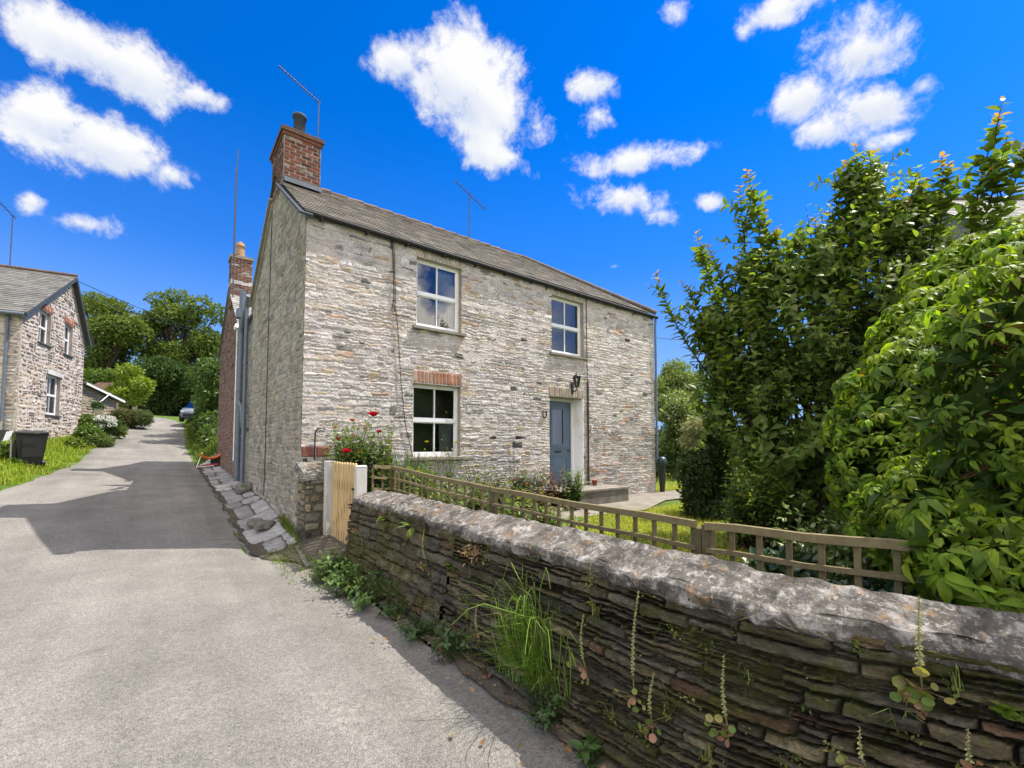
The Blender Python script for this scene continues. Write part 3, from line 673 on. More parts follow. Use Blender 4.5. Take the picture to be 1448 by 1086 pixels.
m.add([(cu0 - .0, ct0 - .02, zf + .16), (cu1 + .02, ct0 - .02, zf + .16), (cu1 + .02, ct0 - .16, zf - .02 + .0), (cu0, ct0 - .16, zf - .02)], [(0, 3, 2, 1)])
m.box(cu0, cu1 + .015, ct0 - .022, ct0 - .0, zf - .05, zf + .17); m.build('flashing', MT['lead'], chim)
# television aerials of the cottage
def aerial(parent, base, top, boom0, boom1, n=12, el=.28, r=.014, mat='metal', name='aerial'):
    m = MB(); m.tube([base, top], r, 6); o = m.build(name, MT[mat], parent)
    b = MB(); b.tube([boom0, boom1], r * .9, 6)
    d = nrm(np.array(boom1) - np.array(boom0)); s = nrm(np.cross(d, (0, 0, 1.))) ; upv = np.cross(s, d)
    for i in range(n):
        q = np.array(boom0) + (np.array(boom1) - np.array(boom0)) * (i + .3) / n; w = el * (.6 + .5 * i / n) / 2
        b.tube([q - s * w, q + s * w], r * .3, 4)
    b.build('boom', MT[mat], o); return o
def hl(x, y, t): u, z = UZ(x, y, t); return (u, t, z)
tm = ct0 + .3; mastb = hl(449.5, 190, tm); mastt = hl(451, 143, tm)
aerial(house, (mastb[0], tm, mastb[2] - .25), mastt, hl(394, 93, tm - .35), hl(453, 146, tm + .02), 14, .22)
tm = TR + .35; a0 = hl(663, 335, tm); aerial(house, (a0[0], tm, a0[2] - .2), hl(664, 276, tm), hl(643, 255, tm - .5), hl(687, 297, tm + .3), 8, .3, .016)
# door
m = MB(); x0, x1, z0, z1 = 5.62, 6.80, .62, 2.90; y = .36
d0, d1 = x0 + .07, x1 - .07
m.box(x0, x0 + .07, y - .01, y + .07, z0, z1); m.box(x1 - .07, x1, y - .01, y + .07, z0, z1); m.box(x0 + .07, x1 - .07, y - .01, y + .07, z1 - .07, z1); m.box(x0 + .07, x1 - .07, y - .03, y + .07, z0, z0 + .05)
m.build('door_frame', MT['white'], house)
m = MB(); dz0, dz1 = z0 + .055, z1 - .075; gx0, gx1, gz0, gz1 = 6.06, 6.44, 1.72, 2.62
m.box(d0 + .004, d1 - .004, y + .012, y + .05, dz0, gz0 - .06); m.box(d0 + .004, d1 - .004, y + .012, y + .05, gz1 + .06, dz1)
m.box(d0 + .004, gx0 - .06, y + .012, y + .05, gz0 - .06, gz1 + .06); m.box(gx1 + .06, d1 - .004, y + .012, y + .05, gz0 - .06, gz1 + .06)
for a, b, c, d in ((gx0 - .06, gx0, gz0 - .06, gz1 + .06), (gx1, gx1 + .06, gz0 - .06, gz1 + .06), (gx0, gx1, gz0 - .06, gz0), (gx0, gx1, gz1, gz1 + .06)): m.box(a, b, y - .004, y + .05, c, d)
for (a, b, c, d) in ((5.9, 6.6, .9, 1.42),):
    for q in ((a, a + .035, c, d), (b - .035, b, c, d), (a + .035, b - .035, c, c + .035), (a + .035, b - .035, d - .035, d)): m.box(q[0], q[1], y, y + .02, q[2], q[3])
    m.box(a + .08, b - .08, y + .004, y + .02, c + .08, d - .08)
m.box(d0 + .02, d1 - .02, y - .006, y + .012, 1.6, 1.635)
door = m.build('door', MT['door'], house)
m = MB(); m.add([(gx0, y + .02, gz0), (gx1, y + .02, gz0), (gx1, y + .02, gz1), (gx0, y + .02, gz1)], [(0, 1, 2, 3)]); m.build('glazed_panel', MT['glass'], door)
m = MB(); m.box(6.14, 6.36, y - .004, y + .013, 1.5, 1.55); m.box(6.2, 6.3, y - .014, y - .004, 1.515, 1.53); m.build('letterbox', MT['black'], door)
m = MB(); m.tube([(6.65, y - .03, 1.55), (6.56, y - .035, 1.55)], .011, 8); m.tube([(6.65, y + .01, 1.55), (6.65, y - .03, 1.55)], .016, 8); m.build('handle', MT['black'], door)
m = MB(); m.box(6.802 - .006, 6.806, -.012, y + .0, .62, 2.9); m.build('door_reveal', MT['cream'], house)
for bl in m.b: bl
m = MB(); m.box(x0, x1 - .01, -.01, y, 2.895, 2.905, (.4, .35, .28)); m.build('door_soffit', MT['cream'], house)
m = MB(); V = []; R = random.Random(9)
m.box(5.3, 7.55, -.85, -.02, .24, .60, (.2, .18, .15)); m.box(5.27, 7.58, -.88, -.03, .601, .645, (.26, .235, .2)); m.box(x0, x1, .0, .4, .56, .624, (.3, .27, .23)); m.build('doorstep', MT['flag'], house)
# wall lantern
ll = MB(); lx, lz = 6.40, 3.13
ll.box(lx - .04, lx + .04, -.035, -.006, 3.0, 3.28); ll.tube([(lx, -.04, 3.08), (lx, -.1, 3.06), (lx, -.17, 3.09), (lx, -.18, 3.16)], .014, 8)
lan = ll.build('wall_lantern', MT['black'], house)
m = MB(); c = (lx, -.18, 3.16); m.lathe([(.0, 0), (.05, 0), (.055, .02)], c, 6); m.lathe([(.1, .24), (.125, .25), (.07, .3), (.05, .32), (.02, .34), (.015, .38), (0, .38)], c, 6)
for k in range(6): a = 2 * pi * k / 6; m.tube([(c[0] + .055 * cos(a), c[1] + .055 * sin(a), c[2] + .02), (c[0] + .1 * cos(a), c[1] + .1 * sin(a), c[2] + .245)], .006, 4)
m.build('lantern_cage', MT['black'], lan)
m = MB(); m.lathe([(.05, .02), (.094, .24)], c, 6); m.build('lantern_glass', MT['glass'], lan)
# pipes and cables on the walls
m = MB(); m.tube([(6.94, -.03, 5.6), (6.95, -.03, 3.5), (6.945, -.03, .66)], .011, 6); m.tube([(6.99, -.03, 3.36), (6.985, -.03, .66)], .016, 6); m.tube([(6.99, -.03, 3.36), (6.99, .02, 3.4)], .016, 6); m.build('water_pipe', MT['rust'], house)
def fz(pts, dy=-.03): return [(UZ(x, y_, 0)[0], dy, UZ(x, y_, 0)[1]) for x, y_ in pts]
m = MB(); m.tube(fz([(553, 331), (555, 370), (556, 420), (557, 441), (562, 446), (578, 448)]), .009, 5); m.tube(fz([(556, 332), (557, 380), (559, 441), (562, 470), (566, 540), (572, 600), (584, 650)]), .007, 5); m.tube(fz([(556, 420), (553, 440), (557, 446)]), .008, 5); m.tube(fz([(553, 331), (553, 352)]), .016, 6); m.build('cable', MT['black'], house)
m = MB(); g = [TZ(385, 300, -.02), TZ(380, 450, -.02), TZ(375, 640, -.02), TZ(373, 700, -.02)]; m.tube([(-.022, t, z) for t, z in g], .009, 5); m.build('cable', MT['black'], house)
# house number
m = MB(); n0 = UZ(836.6, 608, 0); sx, sz = n0
six = [(sx + .035, sz + .1)] + [(sx - .045 * sin(a) * (1 - .2 * a / 3), sz + .055 * cos(a) + .03) for a in np.linspace(.4, 2.2, 7)] + [(sx + .045 * cos(a), sz - .04 + .045 * sin(a)) for a in np.linspace(3.3, 3.3 + 6.2, 16)]
m.tube([(a, -.032, b) for a, b in six], .008, 5); m.build('house_number', MT['white'], house)
# ---------------------------------------------------------------- rear rendered cottage (frame of the road)
ext = thing('rendered_cottage', 'lower red rendered cottage with brick chimney joined behind the pale stone cottage', 'house', W(0, DP, 0), TH)
e = MB(); a0, a1, ap, ze2, za = 2.3, 8.35, 5.3, 5.35, 7.35      # along the road from the stone cottage's back wall
RD = (.24, .165, .135)
e.add([(-.02, a0, 0), (-.02, a0, ze2), (-.02, ap, za), (-.02, a1, ze2), (-.02, a1, 0)], [(0, 1, 2, 3, 4)], RD)
e.add([(-.02, a1, 0), (-.02, a1, ze2), (6, a1, ze2), (6, a1, 0)], [(0, 1, 2, 3)], RD)
e.add([(-.02, a0, 0), (6, a0, 0), (6, a0, ze2), (-.02, a0, ze2)], [(0, 1, 2, 3)], (.3, .29, .27))
def rcol(R, x, y):
    q = R.random(); v = R.uniform(.6, 1.25)
    if q < .25: return (.2 * v, .17 * v, .145 * v)
    if q < .4: return (.12 * v, .065 * v, .05 * v)
    return (.21 * v, .13 * v, .105 * v)
masonry(e, (-.02, a1, .4), (0, -1, 0), (0, 0, 1), (-1, 0, 0), a1 - a0, za - .5, (.075, .13), (.16, .34), (.004, .016), .008, [], lambda x, y: y + .4 < min(ze2 + (a1 - x - a0) * (za - ze2) / (ap - a0), za - (a1 - x - ap) * (za - ze2) / (a1 - ap)) - .06, rcol, .02, 19, bev=.4, round_=.5)
e.build('wall', MT['gable'], ext)
m = MB(); m.box(.06, 5, .02, a0 - .01, 0, 5.2, (.3, .29, .26))
masonry(m, (.06, a0, 0), (0, -1, 0), (0, 0, 1), (-1, 0, 0), a0 - .02, 5.2, (.08, .15), (.12, .35), (.002, .012), .014, [], None, gcol, .03, 9, bev=.5, round_=.7); m.build('link_wall', MT['gable'], ext)
r = MB(); sl = math.hypot(ap - a0, za - ze2)
for sgn, t0 in ((1, a0), (-1, a1)):
    v = nrm((0, sgn * (ap - t0) * sgn, za - ze2)) if sgn > 0 else nrm((0, ap - a1, za - ze2)); nn = nrm(np.cross((1, 0, 0), v)) * (1 if sgn > 0 else -1)
    o_ = np.array([-.1, t0, ze2 + .05]) - v * .12
    r.add([o_, o_ + np.array([6.2, 0, 0]), (6.1, ap, za + .05), (-.1, ap, za + .05)], [(0, 1, 2, 3)], (.2, .19, .18))
    slates(r, o_ + nn * .004 if sgn > 0 else o_ + nn * .004 + np.array([6.2, 0, 0]), (sgn, 0, 0), v, nn, 6.2, math.hypot(ap - t0, za - ze2) + .1, .2, tone=(.27, .265, .255))
r.box(-.02, 5, -.02, a0, 5.2, 5.28, (.2, .2, .2)); r.build('roof', MT['slate'], ext)
c = MB(); k = (-.09, .55, 4.6, 5.25, 6.6, 8.3); c.box(*k, (.3, .26, .22))
masonry(c, (k[0], k[2], k[4]), (1, 0, 0), (0, 0, 1), (0, -1, 0), k[1] - k[0], k[5] - k[4], seed=14, **kw); masonry(c, (k[0], k[3], k[4]), (0, -1, 0), (0, 0, 1), (-1, 0, 0), k[3] - k[2], k[5] - k[4], seed=15, **kw2)
cc = c.build('chimney', MT['brick'], ext)
c = MB(); c.box(k[0] - .04, k[1] + .04, k[2] - .04, k[3] + .04, k[5], k[5] + .1, (.26, .22, .17)); c.build('chimney_cap', MT['brick'], cc); c = MB(); c.box(k[0] - .01, k[1] + .01, k[2] - .01, k[3] + .01, 7.36, 7.5, (.5, .48, .45)); c.build('flashing', MT['brick'], cc)
c = MB(); c.lathe([(.16, 0), (.14, .3), (.125, .42), (.155, .44), (.155, .48), (.13, .5), (.13, .56), (.1, .58), (.06, .62), (0, .63)], (.2, 4.92, k[5] + .1), 16, (.36, .225, .12)); c.build('chimney_pot', MT['terracotta'] if False else MT['brick'], cc)
def el(x, y, u): t, z = TZ(x, y, u); return (u, t - DP, z)
p0 = el(329, 425, -.12)
aerial(ext, (-.12, p0[1], 6.6), (-.12, p0[1], el(326, 300, -.12)[2]), (-.12, p0[1], el(326, 300, -.12)[2]), (-.1, p0[1] + .02, el(328, 242, -.12)[2]), 3, .12, .02, 'metal', 'radio_mast')
m = MB()
m.tube([(-.12, p0[1] + .25, 8.0), (-.12, p0[1] + .25, 11.2)], .012, 5); m.tube([(-.12, p0[1], 8.0), (.0, p0[1] - .3, 8.0)], .012, 5); m.tube([(-.12, p0[1], 7.6), (.0, p0[1] - .3, 7.6)], .012, 5); m.build('mast_bracket', MT['metal'], ext)
# pipes: soil vent, hopper, two grey downpipes
m = MB(); m.tube([(-.14, 1.05, 6.1), (-.14, 1.05, .7)], .072, 12)
for z in (1.6, 3.2, 4.9): m.tube([(-.14, 1.05, z), (-.14, 1.05, z + .11)], .09, 12)
m.box(-.27, -.02, .93, 1.2, 5.3, 5.55); m.build('soil_pipe', MT['greypipe'], ext)
m = MB(); m.tube([(-.1, .38, 5.5), (-.1, .36, .62)], .05, 10)
for z in (1.9, 3.9): m.tube([(-.1, .37, z), (-.1, .37, z + .08)], .062, 10)
m.tube([(-.1, .38, 5.5), (-.13, .75, 5.3), (-.14, 1.0, 4.95)], .06, 8, (.8, .75, .65)); m.tube([(-.1, .1, 5.72), (-.1, .38, 5.5)], .07, 8); m.tube([(-.16, 1.0, 2.9), (-.12, .7, 2.75), (-.1, .65, 2.2), (.05, .65, 2.1)], .055, 8); m.build('downpipe', MT['greypipe'], ext)
m = MB(); m.tube([(-.14, 2.0, 5.3), (-.14, 2.25, 5.25)], .07, 8); m.tube([(-.05, 2.8, 5.4), (-.05, 2.75, 1.2)], .02, 6); m.build('gutter', MT['sill'], ext)
# ---------------------------------------------------------------- house across the lane
NR = math.atan2(.878, -.478); NP = at(22, 620, 16.0)
ZG = .6
nh = thing('stone_house', 'reddish stone house across the lane with slate roof and white windows in its gable', 'house', (NP.x, NP.y, 0), NR)
nx = np.array([-.478, .878, 0]); ny = np.array([-.878, -.478, 0])
def NL(x, y, dy=0.):                                               # photo point on the gable plane, in the house's own frame
    r = ray(x, y); o_ = np.array([NP.x, NP.y, 0]) + ny * dy; kk = np.dot(ny, o_ - np.array([0, 0, EYE])) / np.dot(ny, r)
    p = np.array([0, 0, EYE]) + r * kk; return float(np.dot(p - o_, nx)), float(p[2])
S1 = NL(119, 500)[0]; EL = NL(28, 437)[1]; AX, AZ = NL(93, 386); ER = NL(122, 484)[1]
AX = .5 * AX + .25 * S1 + .25 * S1 * .55
wins = [(NL(55, 462), NL(70, 462), NL(62, 439)[1], NL(62, 486)[1]), (NL(91, 480), NL(101, 480), NL(96, 459)[1], NL(96, 502)[1]), (NL(66, 560), NL(83, 560), NL(75, 531)[1], NL(75, 587)[1])]
NH = [(a[0], b[0] + .12, z0, z1) for a, b, z1, z0 in wins]
m = MB(); NM = (.54, .47, .41)
top = max(EL, ER)
gy = lambda x: EL + (AZ - EL) * x / AX if x < AX else ER + (AZ - ER) * (S1 - x) / (S1 - AX)
cuts = sorted({0, S1, AX, *[v for h in NH for v in h[:2]]})
for xa, xb in zip(cuts[:-1], cuts[1:]):
    xm_ = (xa + xb) / 2; zs = [0]
    for h in sorted([h for h in NH if h[0] < xm_ < h[1]], key=lambda h: h[2]): zs += [h[2], h[3]]
    for k_ in range(0, len(zs), 2):
        last = k_ == len(zs) - 1; ta, tb = (gy(xa), gy(xb)) if last else (zs[k_ + 1],) * 2
        m.add([(xa, 0, zs[k_]), (xb, 0, zs[k_]), (xb, 0, tb), (xa, 0, ta)], [(0, 1, 2, 3)], NM)
for h in NH: reveal(m, h, .16, (.36, .31, .27))
def ncol(R, x, y):
    q = R.random(); v = R.uniform(.6, 1.3)
    if q < .2: return (.5 * v, .37 * v, .3 * v)
    if q < .32: return (.52 * v, .42 * v, .31 * v)
    if q < .5: return (.58 * v, .54 * v, .5 * v)
    return (.45 * v, .385 * v, .34 * v)
masonry(m, (0, 0, ZG), (1, 0, 0), (0, 0, 1), (0, -1, 0), S1, AZ - ZG, (.11, .24), (.16, .5), (.01, .04), .018, [(h[0], h[1], h[2] - ZG, h[3] - ZG) for h in NH], lambda x, y: y + ZG < gy(x) - .1, ncol, .03, 31, bev=.5, round_=.8)
masonry(m, (0, 9, ZG), (0, -1, 0), (0, 0, 1), (-1, 0, 0), 9, EL - ZG, (.11, .22), (.16, .5), (.006, .03), .016, [], None, lambda R, x, y: tuple(np.array(ncol(R, x, y)) * np.array([.85, .9, .95])), .03, 33, bev=.5, round_=.7)
m.add([(0, 0, 0), (0, 0, EL), (0, 9, EL), (0, 9, 0)], [(0, 1, 2, 3)], NM); m.add([(S1, 0, 0), (S1, 9, 0), (S1, 9, ER), (S1, 0, ER)], [(0, 1, 2, 3)], NM); m.add([(0, 9, 0), (0, 9, EL), (AX, 9, AZ), (S1, 9, ER), (S1, 9, 0)], [(0, 1, 2, 3, 4)], NM)
m.build('wall', MT['gable'], nh)
m = MB(); m.box(.3, S1 - .3, .5, 8, .3, min(EL, ER) - .4)
for bl in m.b: bl[1][:] = [f[:, ::-1] for f in bl[1]]
m.build('room', MT['interior'], nh)
for i, h in enumerate(NH):
    window(nh, *h, .12, curtain=(h[0] + .05, h[1] - .05, h[2] + .05, h[2] + (.75 if i == 2 else .4)), sillcol=(.07, .07, .07))
    L_ = MB(); l0, l1 = h[0] - .12, h[1] + .14
    if i < 2: masonry(L_, (l0, 0, h[3] + .01), (1, 0, 0), (0, 0, 1), (0, -1, 0), l1 - l0, .3, (.3, .3), (.1, .1), (.03, .05), .006, [], None, lambda R, x, y: tuple(np.array((.42, .2, .14)) * R.uniform(.7, 1.15)), 0, 3, brick=True, round_=.2)
    else: L_.box(l0, l1, -.045, .1, h[3] + .005, h[3] + .17, (.62, .6, .57))
    L_.build('lintel', MT['brick'], nh)
r = MB()
for side in (0, 1):
    xa, za_ = (0, EL) if side == 0 else (S1, ER)
    v = nrm((AX - xa, 0, AZ - za_)); nn = nrm((-(v[2]), 0, abs(v[0]))) if side == 0 else nrm((v[2], 0, abs(v[0])))
    o_ = np.array([xa, -.2 if side == 0 else -.2, za_ + .06]) - v * .3; ln_ = math.hypot(AX - xa, AZ - za_) + .3
    far = np.array([0, 9.6, 0])
    r.add([o_, o_ + far, o_ + far + v * ln_, o_ + v * ln_], [(0, 1, 2, 3)], (.12, .115, .11))
    if side == 0: slates(r, o_ + far + nn * .006, (0, -1, 0), v, nn, 9.6, ln_, .22, (.22, .36), tone=(.14, .136, .13), seed=8, th=.016)
    else: slates(r, o_ + nn * .006, (0, 1, 0), v, nn, 9.6, ln_, .24, (.25, .4), tone=(.17, .165, .16), seed=9)
r.build('roof', MT['slate'], nh)
m = MB(); y = -.2; R = random.Random(4)
while y < 9.2:
    v = R.uniform(.7, 1.15); m.tube([(AX, y, AZ + .1), (AX, y + .43, AZ + .1)], .08, 7, (.15 * v, .105 * v, .08 * v)); y += .45
m.build('ridge', MT['brick'], nh)
m = MB()
for xa, za_ in ((-.28, EL - .22), (S1 + .22, ER - .3)): m.bar((xa, -.19, za_ + .02), (AX, -.19, AZ - .03), .15, .04, (.05, .06, .075), up=(0, 1, 0))
m.build('bargeboard', MT['lead'], nh)
m = MB(); m.tube([(-.3, -.15, EL - .18), (-.3, 9, EL - .2)], .07, 8); m.tube([(-.08, .35, EL - .2), (-.08, .35, 1.2)], .05, 8); m.build('gutter', MT['greypipe'], nh)
def n3(x, y, dy): a, b = NL(x, y, dy); return (a, dy, b)
dy = 2.6; a0_ = n3(16.5, 372, dy); tp = n3(18, 306, dy)
aerial(nh, (tp[0], dy, AZ - .1), tp, (tp[0] - 1.6, dy + .2, tp[2] + .35), (tp[0] + .15, dy - .05, tp[2] - .02), 6, .5, .022)
# ---------------------------------------------------------------- outbuilding beyond it
OP = at(119, 628, 25.0); ob = thing('outbuilding', 'low stone outbuilding with sloping slate roof beside the reddish stone house', 'outbuilding', (OP.x, OP.y, 0), NR - .35)
on = np.array([cos(NR - .35), sin(NR - .35), 0]); oy = np.array([-sin(NR - .35), cos(NR - .35), 0])
def OL(x, y):
    r_ = ray(x, y); o_ = np.array([OP.x, OP.y, 0]); kk = np.dot(oy, o_ - np.array([0, 0, EYE])) / np.dot(oy, r_); p = np.array([0, 0, EYE]) + r_ * kk
    return float(np.dot(p - o_, on)), float(p[2])
b1, z1_ = OL(165, 566); _, z0_ = OL(119, 543); gb = 1.2
m = MB(); m.add([(-.3, 0, gb), (b1, 0, gb), (b1, 0, z1_ - .1), (-.3, 0, z0_)], [(0, 1, 2, 3)], (.3, .26, .2)); m.add([(b1, 0, gb), (b1, 3, gb), (b1, 3, z1_ - .1), (b1, 0, z1_ - .1)], [(0, 1, 2, 3)], (.3, .26, .2)); m.add([(-.3, 0, gb), (-.3, 0, z0_), (-.3, 3, z0_), (-.3, 3, gb)], [(0, 1, 2, 3)], (.3, .26, .2))
masonry(m, (-.3, 0, gb), (1, 0, 0), (0, 0, 1), (0, -1, 0), b1 + .3, z0_ - gb, (.12, .2), (.2, .5), (.01, .03), .02, [], lambda x, y: y + gb < z0_ + (z1_ - z0_) * x / b1 - .2, lambda R, x, y: tuple(np.array((.36, .3, .2)) * R.uniform(.6, 1.25)), .02, 5)
m.build('wall', MT['gable'], ob)
m = MB(); v = nrm((b1 + .6, 0, z1_ - z0_)); nn = nrm((z0_ - z1_, 0, b1 + .6)); m.bar((-.4, 1.4, z0_ + .08), (b1 + .3, 1.4, z1_ - .0), 3.3, .08, (.17, .165, .16), up=tuple(nn)); m.build('roof', MT['slate'], ob)
m = MB(); m.bar((-.4, -.27, z0_ + .0), (b1 + .3, -.27, z1_ - .08), .04, .1, up=tuple(nn)); m.tube([(.5, -.3, z0_ - 1.0), (1.4, -.25, z0_ - .35)], .03, 6); m.build('bargeboard', MT['white'], ob)
rb = MB(); BP = at(143, 546, 33); rb.box(-.95, .9, 0, 3, -2.5, -.2, (.2, .13, .1))
for i in range(2):
    sg = 1 if i else -1
    rb.add([(-1.0, 1.5 + sg * 1.9, -.35), (.95, 1.5 + sg * 1.9, -.35), (.95, 1.5, .45), (-1.0, 1.5, .45)], [(0, 1, 2, 3)], (.1, .055, .04))
o = rb.build('barn', MT['brick']); o.location = BP; o.rotation_euler = (0, 0, .25); tag(o, 'rusty brown roof of a shed just above the low slate outbuilding', 'shed')
# hanging basket on the outbuilding
hb = thing('hanging_basket', 'white hanging basket of green plants on the outbuilding wall', 'flower basket', at(139, 577, 24.3))
m = MB(); m.lathe([(0, -.22), (.12, -.2), (.2, -.05), (.21, 0), (.19, 0), (.1, -.12)], (0, 0, 0), 12); m.build('basket', MT['white'], hb)
m = MB(); clump_leaves(m, RNG, [((0, 0, .12), (.28, .28, .2))], 900, .09, .6, (.05, .1, .03)); m.build('plant', MT['leaf'], hb)
m = MB(); m.tube([(0, 0, .1), (0, 0, .6), (0, .4, .65)], .012, 5); m.build('hook', MT['black'], hb)
# ---------------------------------------------------------------- roof of the house beyond the right-hand shrubs
rh = thing('slate_roofed_house', 'house behind the tall shrub, only its pale slate roof showing', 'house', (14.0, 15.0, .95), 0)
m = MB(); m.box(0, 12, -2.4, 1.6, -1.2, 7.0, (.3, .28, .25)); m.add([(0, -2.4, 7), (0, .3, 9.2), (0, 1.6, 8.1), (0, 1.6, 7)], [(0, 1, 2, 3)], (.3, .28, .25)); m.build('wall', MT['gable'], rh)
m = MB(); v = nrm((0, 2.7, 2.25)); nn = nrm((0, -2.25, 2.7)); o_ = np.array([-.25, -2.55, 6.95]) - v * .2
m.add([o_, o_ + np.array([12.5, 0, 0]), (12.25, .3, 9.35), (-.25, .3, 9.35)], [(0, 1, 2, 3)], (.2, .2, .19)); slates(m, o_ + nn * .006, (1, 0, 0), v, nn, 12.5, 3.7, .2, (.25, .4), tone=(.34, .33, .32), th=.02, seed=12)
m.add([(-.25, .3, 9.35), (12.25, .3, 9.35), (12.25, 1.8, 8.1), (-.25, 1.8, 8.1)], [(0, 1, 2, 3)], (.2, .2, .19)); m.build('roof', MT['slate'], rh)
m = MB()
for i in range(28): m.tube([(-.2 + i * .45, .3, 9.38), (.22 + i * .45, .3, 9.38)], .09, 7, (.16, .14, .13))
m.build('ridge', MT['brick'], rh)
# ---------------------------------------------------------------- low garden wall
from mathutils import noise as mn
sw = thing('garden_wall', 'low dark slate rubble wall with thick lichen covered coping along the lane', 'wall', W(0, 0, 0), TH)
T0, T1 = -1.95, -12.0
fo = lambda t: ip(t, [-13, -9.5, -7.86, -7.3, -7, -6.5, -5, -3.5, -2.6, -1.95], [1.4, .75, .27, .1, .04, 0, .0, .02, .0, -.05])
wf = lambda t: ip(t, [-13, -7.4, -6.6, 0], [.55, .58, 1, 1])
uf = lambda z, t: .13 + .165 * z / .9 + fo(t)
m = MB(); tt = np.linspace(T0 - .01, T1, 60); V = []
for t in tt: V += [(uf(-.15, t) + .06, t, -.15), (uf(.92, t) + .05, t, .94), (.30 + .27 * wf(t) + fo(t), t, .94), (.30 + .27 * wf(t) + fo(t), t, -.15)]
q = len(tt); m.add(V, [(4 * i + k_, 4 * i + 4 + k_, 4 * i + 4 + (k_ + 1) % 4, 4 * i + (k_ + 1) % 4) for i in range(q - 1) for k_ in range(4)] + [(3, 2, 1, 0), (4 * q - 4, 4 * q - 3, 4 * q - 2, 4 * q - 1)], (.05, .045, .033))
def wcol(R, x, y):
    q = R.random(); v = R.uniform(.6, 1.35)
    if q < .07: return (.135 * v, .085 * v, .052 * v)
    if q < .5: return (.12 * v, .1 * v, .062 * v)
    return (.098 * v, .09 * v, .068 * v)
def wface(t0, t1, res, ch, ln, sd, **k_):
    xs, ys, X_, Y_, hh, C_ = rubble(t0 - t1, 1.06, res, ch, ln, sd, wcol, (.045, .04, .024), **k_)
    T_ = t0 - X_; Z_ = Y_ - .13; m.add(np.stack([uf(Z_, T_) - hh * .96, T_, Z_ + hh * .25], -1).reshape(-1, 3), [field_faces(len(xs), len(ys))], C_.reshape(-1, 3), 0, False)
kk = dict(gap=.003, bev=.009, wlow=.9, terr=.007, split=.4, rough=.012, joint=.035, moss=((.06, .065, .014), .85))
wface(T0, -4.5, .009, (.075, .17), (.16, .46), 41, warp=.03, relief=(.005, .05), lam=.012, **kk)
wface(-4.5, -9.2, .0065, (.022, .075), (.12, .46), 42, warp=.024, relief=(.0, .055), lam=.014, **kk)
wface(-9.2, T1, .03, (.03, .085), (.16, .62), 43, warp=.024, relief=(.0, .055), lam=.014, **kk)
masonry(m, (.56, T0 - .01, -.12), (-1, 0, 0), (0, 0, 1), (0, 1, 0), .42, 1.05, (.06, .12), (.16, .4), (.005, .03), .01, [], None, wcol, .02, 43)
m.build('masonry', MT['wallstone'], sw)
# coping slabs: each one rounded, tilted and pitted
m = MB(); R = random.Random(17); t = T0 + .04; prof = [(.50, -.03), (.42, -.028), (.405, -.012), (.402, .02), (.406, .05), (.425, .066)]
while t > T1:
    l = R.uniform(.6, 1.7); l = min(l, t - T1 + .05); n = max(6, int(l / .02)); tz_, tx = R.uniform(-.006, .006), R.uniform(-.005, .005); fe = R.uniform(-.012, .012); V = []; sd = R.uniform(0, 50)
    pr = prof + [(.425 + .28 * i / 20, .066 + .1 * (i / 20)) for i in range(1, 21)] + [(.725, .16), (.735, .13), (.735, .0)]
    for i in range(n + 1):
        s = i / n; tt_ = t - .003 - (l - .006) * s; en = min(s, 1 - s) * l; f0 = float(fo(tt_)); w0 = float(wf(tt_))
        for j, (u, z) in enumerate(pr):
            q = Vector((u * 3 + sd, tt_ * 3, z * 4)); d = .013 * mn.fractal(q, .7, 2.1, 6) + .011 * mn.noise(q * 5) + .004 * abs(mn.noise(q * 14))
            ed = -.01 * max(0, 1 - en / .02)
            ff = fe if j < 6 else fe * max(0, 1 - (j - 5) / 8)
            V.append((.265 + (u - .405) * w0 + f0 - ff + (d * 1.6 + .025 * mn.noise(Vector((tt_ * 5, sd, 1))) + .012 * mn.noise(Vector((tt_ * 17, sd, 1))) if j < 7 else 0), tt_, .92 + z + tz_ * (s - .5) + tx + (d if j > 2 else d * .5) + ed))
    w = len(pr); v = R.uniform(.85, 1.15)
    m.add(V, [(i * w + j, i * w + j + 1, (i + 1) * w + j + 1, (i + 1) * w + j)[::-1] for i in range(n) for j in range(w - 1)] + [tuple(range(w)), tuple(range(n * w, n * w + w))[::-1]], (.125 * v, .113 * v, .1 * v), smooth=False)
    t -= l
m.build('coping', MT['coping'], sw)
# gate pier
gp = thing('gate_pier', 'squat stone gate pier with sloping slate cap at the cottage corner', 'pier', W(0, 0, 0), TH)
m = MB(); m.box(-.045, .29, -.5, -.03, 0, 1.2, (.13, .12, .095))
def pcol(R, x, y):
    v = R.uniform(.6, 1.3); return R.choice([(.27 * v, .22 * v, .13 * v), (.2 * v, .185 * v, .15 * v), (.24 * v, .21 * v, .16 * v)]) if y > .35 else (.09 * v, .085 * v, .08 * v)
masonry(m, (-.045, -.03, .05), (0, -1, 0), (0, 0, 1), (-1, 0, 0), .47, 1.15, (.09, .19), (.15, .4), (.01, .04), .008, [], None, pcol, .01, 51, bev=.3)
masonry(m, (-.045, -.5, .05), (1, 0, 0), (0, 0, 1), (0, -1, 0), .335, 1.15, (.09, .19), (.15, .3), (.01, .035), .008, [], None, pcol, .01, 52, bev=.3)
m.build('masonry', MT['wallstone'], gp)
m = MB()
